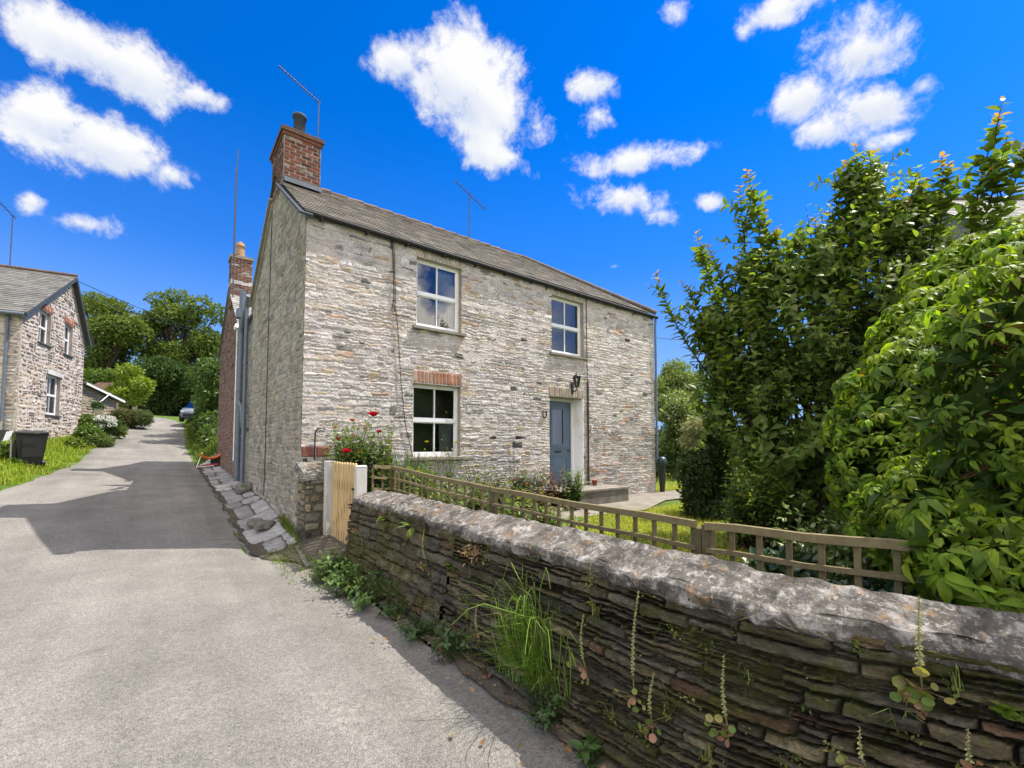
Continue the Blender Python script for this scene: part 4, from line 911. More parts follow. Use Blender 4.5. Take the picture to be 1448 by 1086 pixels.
for k_, (dx, zz, tk) in enumerate(((0, 1.2, .04), (.012, 1.245, .035), (.0, 1.285, .03))):
    e_ = .05 - k_ * .02
    m.add([(-.06 - e_ + .01, -.5 - e_, zz - .06), (.3 + e_, -.5 - e_, zz - .06 + .03), (.3 + e_, .0, zz + .12), (-.06 - e_, .0, zz + .1), (-.06 - e_, -.5 - e_, zz - .06 + tk), (.3 + e_, -.5 - e_, zz + tk - .03), (.3 + e_, .0, zz + .12 + tk), (-.06 - e_, .0, zz + .1 + tk)], [(0, 3, 2, 1), (4, 5, 6, 7), (0, 1, 5, 4), (1, 2, 6, 5), (2, 3, 7, 6), (3, 0, 4, 7)], (.17, .16, .145))
m.build('slate_cap', MT['coping'], gp)
# gate and its posts
def post(label, u0, u1, t0, t1, z0, z1):
    m = MB(); zs = [z0, z0 + .12, z0 + .3, z0 + .55, z1]; cs_ = [(.16, .17, .09), (.24, .24, .15), (.42, .4, .34), (.52, .5, .46), (.55, .53, .49)]
    V = [p for z in zs for p in ((u0, t0, z), (u1, t0, z), (u1, t1, z), (u0, t1, z))]
    m.add(V, [(4 * i + k_, 4 * i + (k_ + 1) % 4, 4 * i + 4 + (k_ + 1) % 4, 4 * i + 4 + k_) for i in range(4) for k_ in range(4)] + [(16, 17, 18, 19)], np.repeat(np.array(cs_), 4, 0)); m.add([(u0 - .004, t0 - .004, z1), (u1 + .004, t0 - .004, z1), (u1 + .004, t1 + .004, z1 + .012), (u0 - .004, t1 + .004, z1 + .012)], [(0, 1, 2, 3)], (.6, .58, .54))
    o = m.build('gate_post', MT['whitewood'], None); o.location = W(0, 0, 0); o.rotation_euler = (0, 0, TH); tag(o, label, 'gate post', 'white gate posts')
post('white gate post against the stone pier, left of the slatted gate', .22, .36, -.72, -.56, .1, 1.44)
post('white gate post between the slatted gate and the low wall', .27, .41, -1.93, -1.84, .1, 1.41)
gt = thing('garden_gate', 'new pale wooden gate of upright rounded slats between two white posts', 'gate', W(.3, -.74, .22), TH)
m = MB(); R = random.Random(3); n = 9; wd = 1.08; sp = wd / n
for i in range(n):
    y = -.03 - sp * (i + .5); w = .078; z1 = 1.19 + R.uniform(-.004, .004); v = R.uniform(.85, 1.1); c = (.52 * v, .37 * v, .185 * v)
    pr = [(-w / 2, 0), (w / 2, 0)] + [(w / 2 * cos(a), z1 - .0 + w / 2 * sin(a)) for a in np.linspace(0, pi, 9)]
    V = [(-.011, y + a, b) for a, b in pr] + [(.011, y + a, b) for a, b in pr]; q = len(pr)
    m.add(V, [tuple(range(q))[::-1], tuple(range(q, 2 * q))] + [(a, (a + 1) % q, q + (a + 1) % q, q + a) for a in range(q)], c)
m.build('slat_panel', MT['newwood'], gt)
m = MB()
for z in (.2, .95): m.bar((.03, -.03, z), (.03, -wd, z), .034, .09, (.5, .36, .19))
m.bar((.03, -.06, .26), (.03, -wd + .03, .9), .03, .08, (.5, .36, .19)); m.build('rail', MT['newwood'], gt)
m = MB(); m.box(-.02, -.0125, -wd - .03, -wd + .12, .86, .885); m.tube([(-.03, -wd + .03, .87), (-.03, -wd + .09, .87)], .01, 6); m.build('latch', MT['black'], gt)
# trellis fence
tf = thing('trellis_fence', 'low green-grey wooden trellis fence running behind the coping of the slate wall', 'fence', W(0, 0, 0), TH)
def panel(a, b, za, zb, rows, nm, sp=.168):
    m = MB(); a = np.array(a); b = np.array(b); L_ = np.linalg.norm(b - a); n = max(2, round(L_ / sp)); R = random.Random(int(L_ * 99)); nrm_ = np.array([-(b - a)[1], (b - a)[0]]) / L_
    P_ = lambda s, z, o=0: (a[0] + (b - a)[0] * s + nrm_[0] * o, a[1] + (b - a)[1] * s + nrm_[1] * o, z)
    ztop = lambda s: za + (zb - za) * s + .006 * sin(s * 9)
    for i in range(n + 1):
        s = min(max(i / n, .012), .988); v = R.uniform(.8, 1.15); m.bar(P_(s, ztop(s) - rows * .155 - .03), P_(s, ztop(s) - .012), .03, .018, (.17 * v, .138 * v, .072 * v), up=(*nrm_, 0))
    for r_ in range(rows + 1):
        v = R.uniform(.85, 1.15); w = .045 if r_ == 0 else .028
        for k_ in range(6): m.bar(P_(k_ / 6, ztop(k_ / 6) - r_ * .155, -.02), P_((k_ + 1) / 6, ztop((k_ + 1) / 6) - r_ * .155, -.02), .022 if r_ else .04, w, (.19 * v, .155 * v, .083 * v))
    return m.build(nm, MT['wood'], tf)
panel((.5, -1.9), (.85, -1.75), 1.40, 1.375, 3, 'panel')
panel((.86, -1.78), (.95, -4.12), 1.37, 1.235, 5, 'panel'); panel((.95, -4.16), (.97, -6.43), 1.235, 1.185, 5, 'panel'); panel((.97, -6.5), (1.02, -7.6), 1.185, 1.225, 5, 'panel'); panel((1.03, -7.65), (1.2, -9.0), 1.225, 1.24, 5, 'panel')
for (u, t, z) in ((.85, -1.76, 1.34), (.97, -4.14, 1.25), (.985, -6.43, 1.16), (.985, -6.5, 1.19), (1.03, -7.63, 1.22)):
    m = MB(); m.box(u - .03, u + .03, t - .032, t + .032, .2, z, (.12, .1, .055)); m.build('post', MT['wood'], tf)
# ---------------------------------------------------------------- wheelie bin, board, car, machine
bp_ = at(41, 660, 13.6); bn = thing('wheelie_bin', 'black wheelie bin standing on the grass verge by the stone house', 'bin', (bp_.x, bp_.y, hw(bp_) + .0), -.62)
bz = bp_.z - hw(bp_)
m = MB(); V = []
for z, w, d in ((0.05, .225, .24), (.93, .28, .33), (.97, .295, .345), (1.0, .295, .345)): V += [(-w, -d, z), (w, -d, z), (w, d, z), (-w, d, z)]
m.add(V, [(3, 2, 1, 0)] + [(4 * i + k_, 4 * i + (k_ + 1) % 4, 4 * i + 4 + (k_ + 1) % 4, 4 * i + 4 + k_) for i in range(3) for k_ in range(4)])
m.box(-.06, .06, -.345, -.3, .1, .8); m.box(.2, .3, -.2, .25, .3, .86)
m.build('body', MT['black'], bn)
m = MB(); V = []
for z, w, d, o in ((1.0, .305, .36, 0), (1.03, .31, .365, 0), (1.07, .26, .3, .0), (1.09, .16, .2, 0)): V += [(-w, -d, z), (w, -d, z), (w, d, z), (-w, d, z)]
m.add(V, [(12, 13, 14, 15), (3, 2, 1, 0)] + [(4 * i + k_, 4 * i + (k_ + 1) % 4, 4 * i + 4 + (k_ + 1) % 4, 4 * i + 4 + k_) for i in range(3) for k_ in range(4)]); m.build('lid', MT['black'], bn)
m = MB(); m.tube([(.3, -.26, .98), (.42, -.26, 1.0), (.42, .26, 1.0), (.3, .26, .98)], .018, 8); m.build('handle', MT['black'], bn)
for s in (-1, 1):
    m = MB(); m.tube([(.24, s * .23, .1), (.24, s * .3, .1)], .1, 14); m.build('wheel', MT['black'], bn)
sp_ = at(5, 640, 13.2); sb = thing('notice_board', 'small dark board with white notice on posts at far left edge', 'sign', (sp_.x, sp_.y, hw(sp_)), .5)
m = MB()
for x in (-.1, .16): m.bar((x, 0, 0), (x * .9, 0, 1.3 + x), .05, .04, (.4, .36, .28))
m.build('post', MT['wood'], sb); m = MB(); m.box(-.35, .1, -.04, -.02, .65, .95); m.build('board', MT['black'], sb); m = MB(); m.add([(-.02, -.045, .62), (.12, -.045, .66), (.2, -.045, .93), (.05, -.045, .9)], [(0, 1, 2, 3)]); m.build('notice', MT['white'], sb)
cp = at(284, 598, 31.0); car = thing('parked_car', 'silver blue car parked under the trees at the top of the lane', 'car', (cp.x, cp.y, cp.z), radians(-66))
k = N('car_paint'); MT['car'] = k.fin((.2, .23, .27), .3, .6, metal=.3)
m = MB(); st = [(-2.0, .45, .75, .6), (-1.95, .3, .95, .78), (-1.2, .25, .98, .84), (-.5, .22, 1.0, .86), (.6, .22, 1.0, .86), (1.3, .25, .92, .84), (1.9, .3, .8, .74), (2.02, .42, .65, .55)]
V = []
for x, zl, zt, w in st: V += [(x, -w, zl), (x, -w - .02, (zl + zt) / 2), (x, -w * .93, zt), (x, w * .93, zt), (x, w + .02, (zl + zt) / 2), (x, w, zl)]
m.add(V, [(6 * i + k_, 6 * i + (k_ + 1) % 6, 6 * i + 6 + (k_ + 1) % 6, 6 * i + 6 + k_)[::-1] for i in range(7) for k_ in range(6)] + [(0, 1, 2, 3, 4, 5), (47, 46, 45, 44, 43, 42)], smooth=True); m.build('body', MT['car'], car)
m = MB(); st = [(-1.85, .95, .7), (-1.45, 1.38, .6), (-.2, 1.45, .6), (.35, 1.38, .58), (1.15, .95, .72)]; V = []
for x, z, w in st: V += [(x, -w, z), (x, w, z), (x, -w - .1, .93), (x, w + .1, .93)]
m.add(V, [(0, 4, 5, 1), (4, 8, 9, 5), (8, 12, 13, 9), (12, 16, 17, 13)] + [q for i in range(4) for q in ((4 * i + 2, 4 * i + 6, 4 * i + 4, 4 * i), (4 * i + 1, 4 * i + 5, 4 * i + 7, 4 * i + 3))]); m.build('cabin_glass', MT['glass'], car)
m = MB(); m.box(-1.45, .3, -.6, .6, 1.4, 1.47); m.build('car_roof', MT['car'], car)
for x in (-1.25, 1.3):
    for s in (-1, 1):
        m = MB(); m.tube([(x, s * .72, .31), (x, s * .9, .31)], .31, 18); w = m.build('wheel', MT['black'], car); m = MB(); m.tube([(x, s * .86, .31), (x, s * .91, .31)], .19, 12); m.build('rim', MT['alu'], w)
for s in (-1, 1):
    m = MB(); m.box(1.88, 2.0, s * .62 - .12, s * .62 + .12, .6, .74); m.build('headlight', MT['white'], car)
m = MB(); m.box(1.95, 2.05, -.6, .6, .32, .5); m.build('bumper', MT['black'], car)
gp_ = at(297, 655, 17.2); gm = thing('garden_machine', 'orange and red garden machine with thin handles at the red cottage corner', 'garden tool', (gp_.x, gp_.y, hw(gp_) + .02), TH)
for nme, mcol in (('orange_plastic', (.55, .12, .015)), ('red_plastic', (.4, .05, .05))): MT[nme] = simple(nme, mcol, .45, .4, .1)
m = MB()
for i in range(5): m.tube([(.32 * cos(a), -.2 + i * .09, .52 + .18 * sin(a)) for a in np.linspace(3.3, 6.1, 9)], .045, 6)
m.build('hood', MT['orange_plastic'], gm); m = MB(); m.tube([(.2, -.05, .2), (.2, .05, .2)], .2, 16); m.tube([(.2, 0, .2), (.1, 0, .5)], .02, 6); m.build('wheel', MT['black'], gm)
m = MB(); m.tube([(-.4, -.35, .03), (-.1, -.2, .08), (.25, -.25, .1)], .035, 7); m.build('handle', MT['red_plastic'], gm); m = MB(); m.tube([(-.45, -.6, .02), (-.25, .1, .55)], .014, 5); m.tube([(-.45, -.55, .03), (.1, -.3, .06)], .014, 5); m.build('shaft', MT['newwood'], gm)
# cottage corner: post with domed cap, pot on the step, horseshoe, stones on the flagstones
q = W(LN + .16, -.12, 0); gpst = thing('garden_post', 'narrow black post with domed dark green cap at the far cottage corner', 'post', (q.x, q.y, .22), 0)
m = MB(); m.lathe([(.07, 0), (.1, .5), (.125, .9)], (0, 0, 0), 14); m.build('stem', MT['black'], gpst); m = MB(); m.lathe([(.15, .88), (.16, .93), (.155, 1.02), (.11, 1.1), (0, 1.13)], (0, 0, 0), 14); m.build('cap', simple('dark_green', (.012, .03, .022), .35, .5), gpst)
m = MB(); m.lathe([(0, 0), (.05, 0), (.07, .12), (.078, .12), (.078, .145), (.065, .145), (.06, .1)], (0, 0, 0), 14); o = m.build('flower_pot', MT['terracotta']); o.location = W(7.08, -.14, .645); tag(o, 'small terracotta flower pot at the end of the doorstep', 'pot')
m = MB(); hu, hz = UZ(769, 585.5, 0); m.tube([(.062 * cos(a), 0, .085 * sin(a)) for a in np.linspace(2.1, 7.3, 16)], .016, 6); o = m.build('horseshoe', MT['rust']); o.location = W(hu, -.035, hz); o.rotation_euler = (0, 0, TH); tag(o, 'rusty horseshoe hung on the wall left of the blue door', 'horseshoe')
def stone(name, loc, size, col, label, seed, cat='stone', group=None, mat='wallstone'):
    import bmesh
    bm = bmesh.new(); bmesh.ops.create_icosphere(bm, subdivisions=3, radius=1)
    me = bpy.data.meshes.new(name)
    for v in bm.verts:
        d = mn.fractal(v.co * 1.1 + Vector((seed * 3.1, 0, 0)), .9, 2, 4); v.co *= 1 + .28 * d
        v.co = Vector((v.co.x * size[0], v.co.y * size[1], max(-.4, min(.75, v.co.z)) * size[2]))
    bm.to_mesh(me); bm.free(); a = me.attributes.new('Col', 'FLOAT_COLOR', 'POINT'); a.data.foreach_set('color', [x for _ in me.vertices for x in (*col, 1)])
    me.materials.append(MT[mat]); o = bpy.data.objects.new(name, me); COL.objects.link(o); o.location = loc; o.rotation_euler = (0, 0, seed); tag(o, label, cat, group); return o
for i, (u, t, s, lab) in enumerate(((-.33, 1.05, (.22, .15, .11), 'flat grey stone, nearest of the three on the flagstones'), (-.42, 1.5, (.24, .14, .1), 'long grey stone behind the flat one on the flagstones'), (-.14, 5.0, (.2, .2, .2), 'rough stone heaped at the foot of the grey pipes'))):
    stone('loose_stone', W(u, t, H(u, t) + .09), s, (.2, .19, .165), lab, i + 1.3, group='stones on the flagstones')
# ---------------------------------------------------------------- vegetation
MT['creeperleaf'] = leafmat('creeper_leaf', .5, .5, .22, (1.25, 1.3, .35)); MT['shrubleaf'] = leafmat('shrub_leaf', .52, .45, .25, (1.35, 1.5, .45))
def plant(name, label, cat, base, group=None): 
    t = thing(name, label, cat, base, 0, group); return t
def put(mb, name, mat, t): return mb.build(name, mat, t, -t.location)
def pxclumps(L_): return [(np.array(at(x, y, Y)), np.array((r[0], r[2] if len(r) > 2 else r[0], r[1])) * Y / 632) for (x, y, Y, r) in L_]
def tree(name, label, cat, bx, by, Y, cl, per, L, base, var=.3, trunk=.3, group=None, alt=None, pa=0, wr=.55, up=.5, mat='farleaf'):
    b = at(bx, by, Y); b.z = min(b.z, max(hw(b), b.z - 50)) if False else hw(b) - .1
    t = plant(name, label, cat, b, group); C_ = pxclumps(cl)
    m = MB(); clump_leaves(m, RNG, C_, per, L, wr, base, var, alt, pa, up=up); put(m, 'crown', MT[mat], t)
    if trunk:
        m = MB(); top = np.mean([c for c, r in C_], 0); bb = np.array(b)
        ms = bb + (top - bb) * .45 + RNG.normal(size=3) * .1
        m.tube([bb, bb + (ms - bb) * .5 + RNG.normal(size=3) * trunk * .4, ms], [trunk, trunk * .8, trunk * .65], 9, (.07, .055, .04))
        for c, r in C_:
            q = np.array(c); m.tube([ms, ms + (q - ms) * .5 + np.array([0, 0, .1 * np.linalg.norm(q - ms)]), q], [trunk * .5, trunk * .3, trunk * .08], 6, (.065, .05, .036), cap=False)
        put(m, 'trunk', MT['bark'], t)
    return t
def blob(R, x, y, Y, rx, ry, n, k=.42, dy=2.):
    """clumps filling an ellipse of the photo with some depth"""
    out = []
    for _ in range(n):
        a = R.uniform(0, 2 * pi); q = math.sqrt(R.random()) * .8; s = R.uniform(.7, 1.25)
        out.append((x + rx * q * cos(a), y + ry * q * sin(a), Y + R.uniform(-dy, dy), (k * min(rx, ry) * s * 1.2, k * min(rx, ry) * s)))
    return out
R = random.Random(5)
tree('broadleaf_tree', 'broad green tree on the left beyond the reddish stone house', 'tree', 140, 600, 48, blob(R, 150, 478, 48, 52, 62, 26, .27) + [(118, 430, 47, (14, 11)), (135, 424, 48, (13, 10)), (165, 440, 48, (18, 13)), (195, 470, 47, (16, 16))], 200, .34, (.12, .165, .035), .35, .4, 'trees at the top of the lane')
tree('broadleaf_tree', 'tallest green tree at the top of the lane, right of the others', 'tree', 245, 596, 52, blob(R, 255, 490, 52, 58, 72, 34, .25) + [(226, 424, 51, (14, 10)), (250, 420, 52, (16, 9)), (285, 432, 52, (17, 12)), (308, 445, 52, (14, 14)), (210, 455, 51, (16, 13))], 200, .36, (.13, .18, .036), .35, .5, 'trees at the top of the lane')
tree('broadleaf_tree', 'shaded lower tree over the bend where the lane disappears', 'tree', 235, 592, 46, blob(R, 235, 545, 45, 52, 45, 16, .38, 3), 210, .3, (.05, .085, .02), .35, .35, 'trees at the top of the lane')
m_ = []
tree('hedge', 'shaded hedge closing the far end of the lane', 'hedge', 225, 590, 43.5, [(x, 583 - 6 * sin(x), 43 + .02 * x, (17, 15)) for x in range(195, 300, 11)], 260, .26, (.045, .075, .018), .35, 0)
tree('hedge', 'light green hedge top behind the low outbuilding', 'hedge', 140, 590, 36, [(x, 537, 36, (14, 14)) for x in range(112, 172, 9)], 230, .22, (.10, .16, .03), .3, 0)
tree('lime_bush', 'rounded lime green bush at the lane side beside the outbuilding', 'bush', 184, 585, 30, blob(R, 184, 548, 30, 24, 32, 16, .4, .7) + [(184, 527, 30, (14, 12))], 330, .17, (.19, .26, .02), .3, .12, mat='leaf')
tree('clipped_shrub', 'low clipped green shrub beside the lane entrance', 'shrub', 196, 603, 26.5, [(196, 590, 26.5, (15, 11)), (186, 592, 26.5, (11, 10)), (204, 593, 26.3, (10, 9))], 500, .09, (.10, .13, .05), .3, 0)
tree('clipped_shrub', 'brownish rounded shrub left of the clipped green one', 'shrub', 174, 604, 26, [(172, 590, 26, (13, 12)), (180, 596, 26, (10, 9)), (165, 594, 26, (9, 9))], 500, .1, (.12, .09, .05), .3, 0, alt=(.08, .12, .03), pa=.5)
t_ = tree('hydrangea_bush', 'white flowering bush by the lane verge', 'bush', 150, 612, 21.5, [(148, 603, 21.5, (15, 11)), (156, 600, 21.5, (11, 9))], 500, .11, (.07, .12, .03), .3, 0)
for i in range(40):
    m = MB(); c = np.array(at(149 + R.uniform(-14, 15), 598 + R.uniform(-9, 8), 21.2 + R.uniform(-.2, .2))); n = 26; d = unit(RNG.normal(size=(n, 3))); leaves(m, c + d * .05, d, unit(RNG.normal(size=(n, 3))), .06, .9, np.tile((.75, .76, .7), (n, 1)))
    put(m, 'flower_head', MT['petal'], t_)
for i, (x, y, Y, rx, ry, c, lab) in enumerate(((124, 598, 21.5, 10, 11, (.11, .17, .03), 'tall spiky green plant against the right corner of the reddish stone house'), (124, 612, 20, 13, 11, (.10, .17, .025), 'rounded bright green plant at the right foot of the stone house'), (106, 628, 18.5, 10, 8, (.13, .18, .02), 'low yellow green plant below the lower gable window'), (8, 645, 13.4, 9, 18, (.10, .16, .03), 'leafy weeds round the posts at the far left edge'), (22, 660, 13.2, 9, 9, (.09, .15, .03), 'broad leaved weeds at the left foot of the wheelie bin'), (166, 608, 22.5, 9, 8, (.13, .17, .04), 'pale green plant right of the white flowering bush'), (140, 622, 20, 15, 9, (.12, .17, .05), 'feathery verge plant below the white flowering bush'))):
    tree('verge_plant', lab, 'plant', x, y + ry, Y, [(x, y, Y, (rx, ry)), (x + rx * .6, y + ry * .4, Y, (rx * .6, ry * .6)), (x - rx * .5, y + ry * .5, Y, (rx * .5, ry * .5))], 560, .13, c, .35, 0, 'verge plants by the stone house', mat='leaf')
b = at(230, 590, 66); m = MB(); r_ = random.Random(8)
clump_leaves(m, RNG, pxclumps([(x, 585 - r_.uniform(0, 42), 64 + r_.uniform(-3, 3), (26, 26)) for x in range(-60, 400, 13)]), 260, .55, .55, (.07, .105, .028), .35); o = m.build('woodland', MT['farleaf']); tag(o, 'dark mass of woodland closing the view behind the trees of the lane', 'woodland', None, 'stuff')
# bank and bushes on the right of the lane
tree('lane_hedge', 'tall bushy hedge on the right bank beyond the red cottage', 'hedge', 296, 620, 25, blob(R, 303, 545, 26, 24, 55, 20, .5, 2.5) + [(295, 600, 22.5, (12, 18)), (287, 590, 24, (10, 16)), (282, 606, 24, (6, 10)), (290, 622, 20.5, (9, 13)), (288, 605, 24, (9, 17)), (298, 618, 21, (13, 17)), (284, 575, 27, (8, 9))], 300, .2, (.085, .14, .028), .35, .15, mat='leaf')
# beyond the cottage on the right
tree('broadleaf_tree', 'distant rounded trees beyond the garden, seen past the cottage corner', 'tree', 955, 600, 62, blob(R, 955, 556, 62, 34, 36, 20, .4) + [(955, 520, 62, (17, 9)), (985, 545, 62, (18, 18))], 260, .42, (.2, .25, .085), .25, .4)
tree('broadleaf_tree', 'distant tree behind the tall shrub, mostly hidden', 'tree', 1060, 600, 50, blob(R, 1060, 560, 50, 60, 40, 14, .4), 240, .4, (.15, .2, .06), .25, .4)
t_ = tree('elder_bush', 'tall green bush with cream blossom beyond the cottage corner', 'bush', 955, 665, 19, blob(R, 962, 598, 19.3, 34, 44, 22, .36, 1.2), 420, .14, (.15, .2, .06), .3, .1, alt=(.46, .45, .26), pa=.16, mat='leaf')
tree('garden_bush', 'dark leafy bush at the back of the sunlit lawn', 'bush', 945, 672, 20.5, [(936, 642, 21.5, (12, 22)), (952, 650, 21, (14, 22)), (968, 655, 20, (14, 20)), (930, 662, 20.5, (8, 12)), (990, 655, 20, (18, 25)), (1020, 650, 20, (25, 30))], 380, .13, (.08, .125, .035), .3, 0, mat='leaf')
t_ = tree('conifer_bush', 'dark dense evergreen bush with cream flowers on top, at the edge of the lawn', 'bush', 1003, 738, 8.9, blob(R, 1008, 655, 9.2, 33, 62, 24, .42, .5) + [(1004, 722, 9.0, (34, 16)), (980, 700, 9.0, (14, 22)), (1030, 705, 9.0, (25, 25))], 900, .085, (.06, .09, .025), .35, .1, mat='leaf')
m = MB(); clump_leaves(m, RNG, pxclumps([(985, 606, 8.8, (18, 13)), (1005, 600, 8.8, (15, 11)), (974, 622, 8.8, (10, 10)), (1018, 612, 8.7, (12, 9))]), 2600, .05, .5, (.42, .42, .2), .3); put(m, 'blossom', MT['petal'], t_)
tree('garden_hedge', 'clipped leafy hedge at the far end of the garden beyond the lawn', 'hedge', 1030, 660, 27, [(x, 632 - 5 * sin(x), 27, (26, 30)) for x in range(905, 1330, 24)], 330, .2, (.07, .115, .03), .35, 0, mat='leaf')
# the tall shrub
sb_ = at(1120, 775, 6.6); sb_.z = .25
big = plant('tall_shrub', 'tall dark leaved shrub with long upright shoots and reddish tips beside the lawn', 'shrub', sb_)
m = MB(); wd = MB(); B0 = np.array(sb_)
body = [(1140, 480, 7.0, (105, 115)), (1060, 500, 7.2, (72, 100)), (1260, 430, 6.4, (100, 90)), (1110, 630, 6.8, (95, 95)), (1230, 590, 6.3, (100, 110)), (1335, 400, 6.0, (75, 75)), (1010, 560, 7.3, (42, 72)), (1395, 410, 5.8, (55, 55)), (1160, 720, 6.7, (80, 60)), (1120, 690, 7.0, (70, 55)), (1150, 375, 6.8, (80, 62)), (1240, 320, 6.4, (66, 62)), (1065, 405, 7.1, (46, 62)), (1215, 265, 6.4, (32, 40)), (1020, 470, 7.2, (42, 52)), (1430, 450, 5.8, (70, 70))]
BC = pxclumps(body)
for c, r in BC:
    n = int(50 * np.prod(r) ** (2 / 3)) + 12
    for _ in range(n):
        d = RNG.normal(size=3); d /= np.linalg.norm(d); d[1] -= .35; e_ = c + d * r * RNG.uniform(.78, 1.08)
        s0 = c * .5 + B0 * .5 + np.array([0, 0, -.1]) if RNG.random() < .2 else c - d * r * .1 + np.array([0, 0, -.5 * r[2]])
        if e_[2] < .4: e_[2] = .4 + RNG.random() * .3
        shoot(m, wd, RNG, s0, e_ + np.array([0, 0, .12]), 24, .165, (.165, .225, .055), (.22, .27, .05), .12, .58, .012, .25)
for (x, y, Y, x0, y0) in ((1052, 243, 6.9, 1075, 440), (1046, 262, 7.0, 1060, 420), (930, 385, 7.0, 1010, 540), (985, 330, 7.2, 1030, 480), (962, 400, 7.2, 1020, 520), (1000, 350, 7.0, 1040, 470), (1100, 322, 6.9, 1110, 450), (1150, 308, 6.8, 1140, 440), (1128, 330, 6.8, 1130, 450), (1208, 203, 6.4, 1215, 400), (1196, 225, 6.4, 1215, 390), (1238, 212, 6.4, 1225, 400), (1180, 262, 6.5, 1200, 400), (1170, 300, 6.6, 1190, 420), (1288, 278, 6.2, 1280, 400), (1262, 275, 6.2, 1260, 400), (1328, 222, 6.0, 1300, 390), (1340, 232, 6.0, 1310, 400), (1305, 255, 6.0, 1290, 390), (1416, 165, 5.5, 1370, 360), (1424, 190, 5.4, 1375, 360), (1446, 208, 5.4, 1390, 350), (968, 440, 7.2, 1020, 530), (985, 470, 7.2, 1030, 560), (1075, 300, 7.0, 1085, 440), (1245, 250, 6.3, 1240, 390)):
    a = np.array(at(x0, y0, Y + .25)); b = np.array(at(x, y, Y)); ln_ = np.linalg.norm(b - a)
    shoot(m, wd, RNG, a, b, int(ln_ * 36), .195, (.14, .19, .045), (.36, .19, .06), .06, .6, .016, .1)
    for q in (.35, .5, .65, .8):
        p_ = a + (b - a) * q; d = RNG.normal(size=3) * np.array([1, .7, .3]) + np.array([0, 0, .75]); d /= np.linalg.norm(d)
        shoot(m, wd, RNG, p_, p_ + d * RNG.uniform(.25, .55), 12, .17, (.14, .19, .045), (.34, .18, .05) if RNG.random() < .5 else None, .08, .52, .008, .1)
clump_leaves(m, RNG, [(c, r * .72) for c, r in BC], 90, .16, .58, (.15, .205, .055), .3, shell=.5)
put(m, 'foliage', MT['shrubleaf'], big)
for k_ in range(7):
    a = 2 * pi * k_ / 7; q = BC[k_][0]; wd.tube([B0 + np.array([.12 * cos(a), .12 * sin(a), -.1]), B0 + (q - B0) * .5 + np.array([cos(a), sin(a), 0]) * .1, q], [.06, .045, .02], 7, (.075, .06, .045))
put(wd, 'stem', MT['bark'], big)
# smaller shrub before it
s2 = at(1065, 775, 6.2); s2.z = .25; t_ = plant('young_shrub', 'smaller bright topped leafy shrub in front of the tall dark one', 'shrub', s2); m = MB(); wd = MB(); B1 = np.array(s2)
for _ in range(105):
    e_ = np.array(at(RNG.uniform(1022, 1112), RNG.uniform(645, 765), 6.2 + RNG.uniform(-.35, .4))); shoot(m, wd, RNG, B1 + RNG.normal(size=3) * np.array([.12, .12, 0]), e_, 18, .12, (.12, .19, .028), (.26, .33, .035), .12, .55, .009, .35)
put(m, 'foliage', MT['leaf'], t_); put(wd, 'stem', MT['bark'], t_)
s3 = at(1200, 790, 5.2); s3.z = .25; t_ = plant('low_shrub', 'low dark spreading shrub behind the trellis', 'shrub', s3); m = MB(); wd = MB(); B1 = np.array(s3)
for _ in range(120):
    Y = RNG.uniform(4.2, 5.8); e_ = np.array(at(RNG.uniform(1110, 1330), RNG.uniform(690, 800), Y)); b_ = np.array((e_[0] + RNG.normal() * .2, e_[1] + .2, .25)); e_[2] = max(e_[2], .45)
    shoot(m, wd, RNG, b_, e_, 13, .12, (.12, .18, .04), None, .15, .5, .008, .3)
put(m, 'foliage', MT['leafgloss'], t_); put(wd, 'stem', MT['bark'], t_)
# the creeper mound
cb = at(1420, 860, 3.2); cb.z = .25; cr = plant('creeper_mound', 'big bright yellow green creeper mound with drooping leaves spilling over the wall end', 'creeper', cb)
El = pxclumps([(1335, 600, 4.0, (120, 130)), (1262, 670, 3.8, (68, 85)), (1400, 500, 4.3, (130, 110)), (1452, 420, 4.6, (130, 100)), (1320, 740, 3.2, (85, 75)), (1400, 740, 2.9, (130, 100)), (1500, 640, 3.4, (160, 200)), (1236, 640, 3.9, (38, 40)), (1330, 500, 4.4, (75, 60)), (1355, 790, 2.7, (50, 45)), (1345, 775, 2.2, (48, 60)), (1400, 795, 2.02, (75, 52)), (1460, 800, 1.92, (75, 55))])
El += [(np.array((5.2, 3.4, 1.6)), np.array((1.7, 1.6, 1.7))), (np.array((4.4, 1.6, 1.3)), np.array((1.6, 1.6, 1.4))), (np.array((3.15, 2.25, 2.0)), np.array((.75, .85, .95)))]
m = MB(); wd = MB()
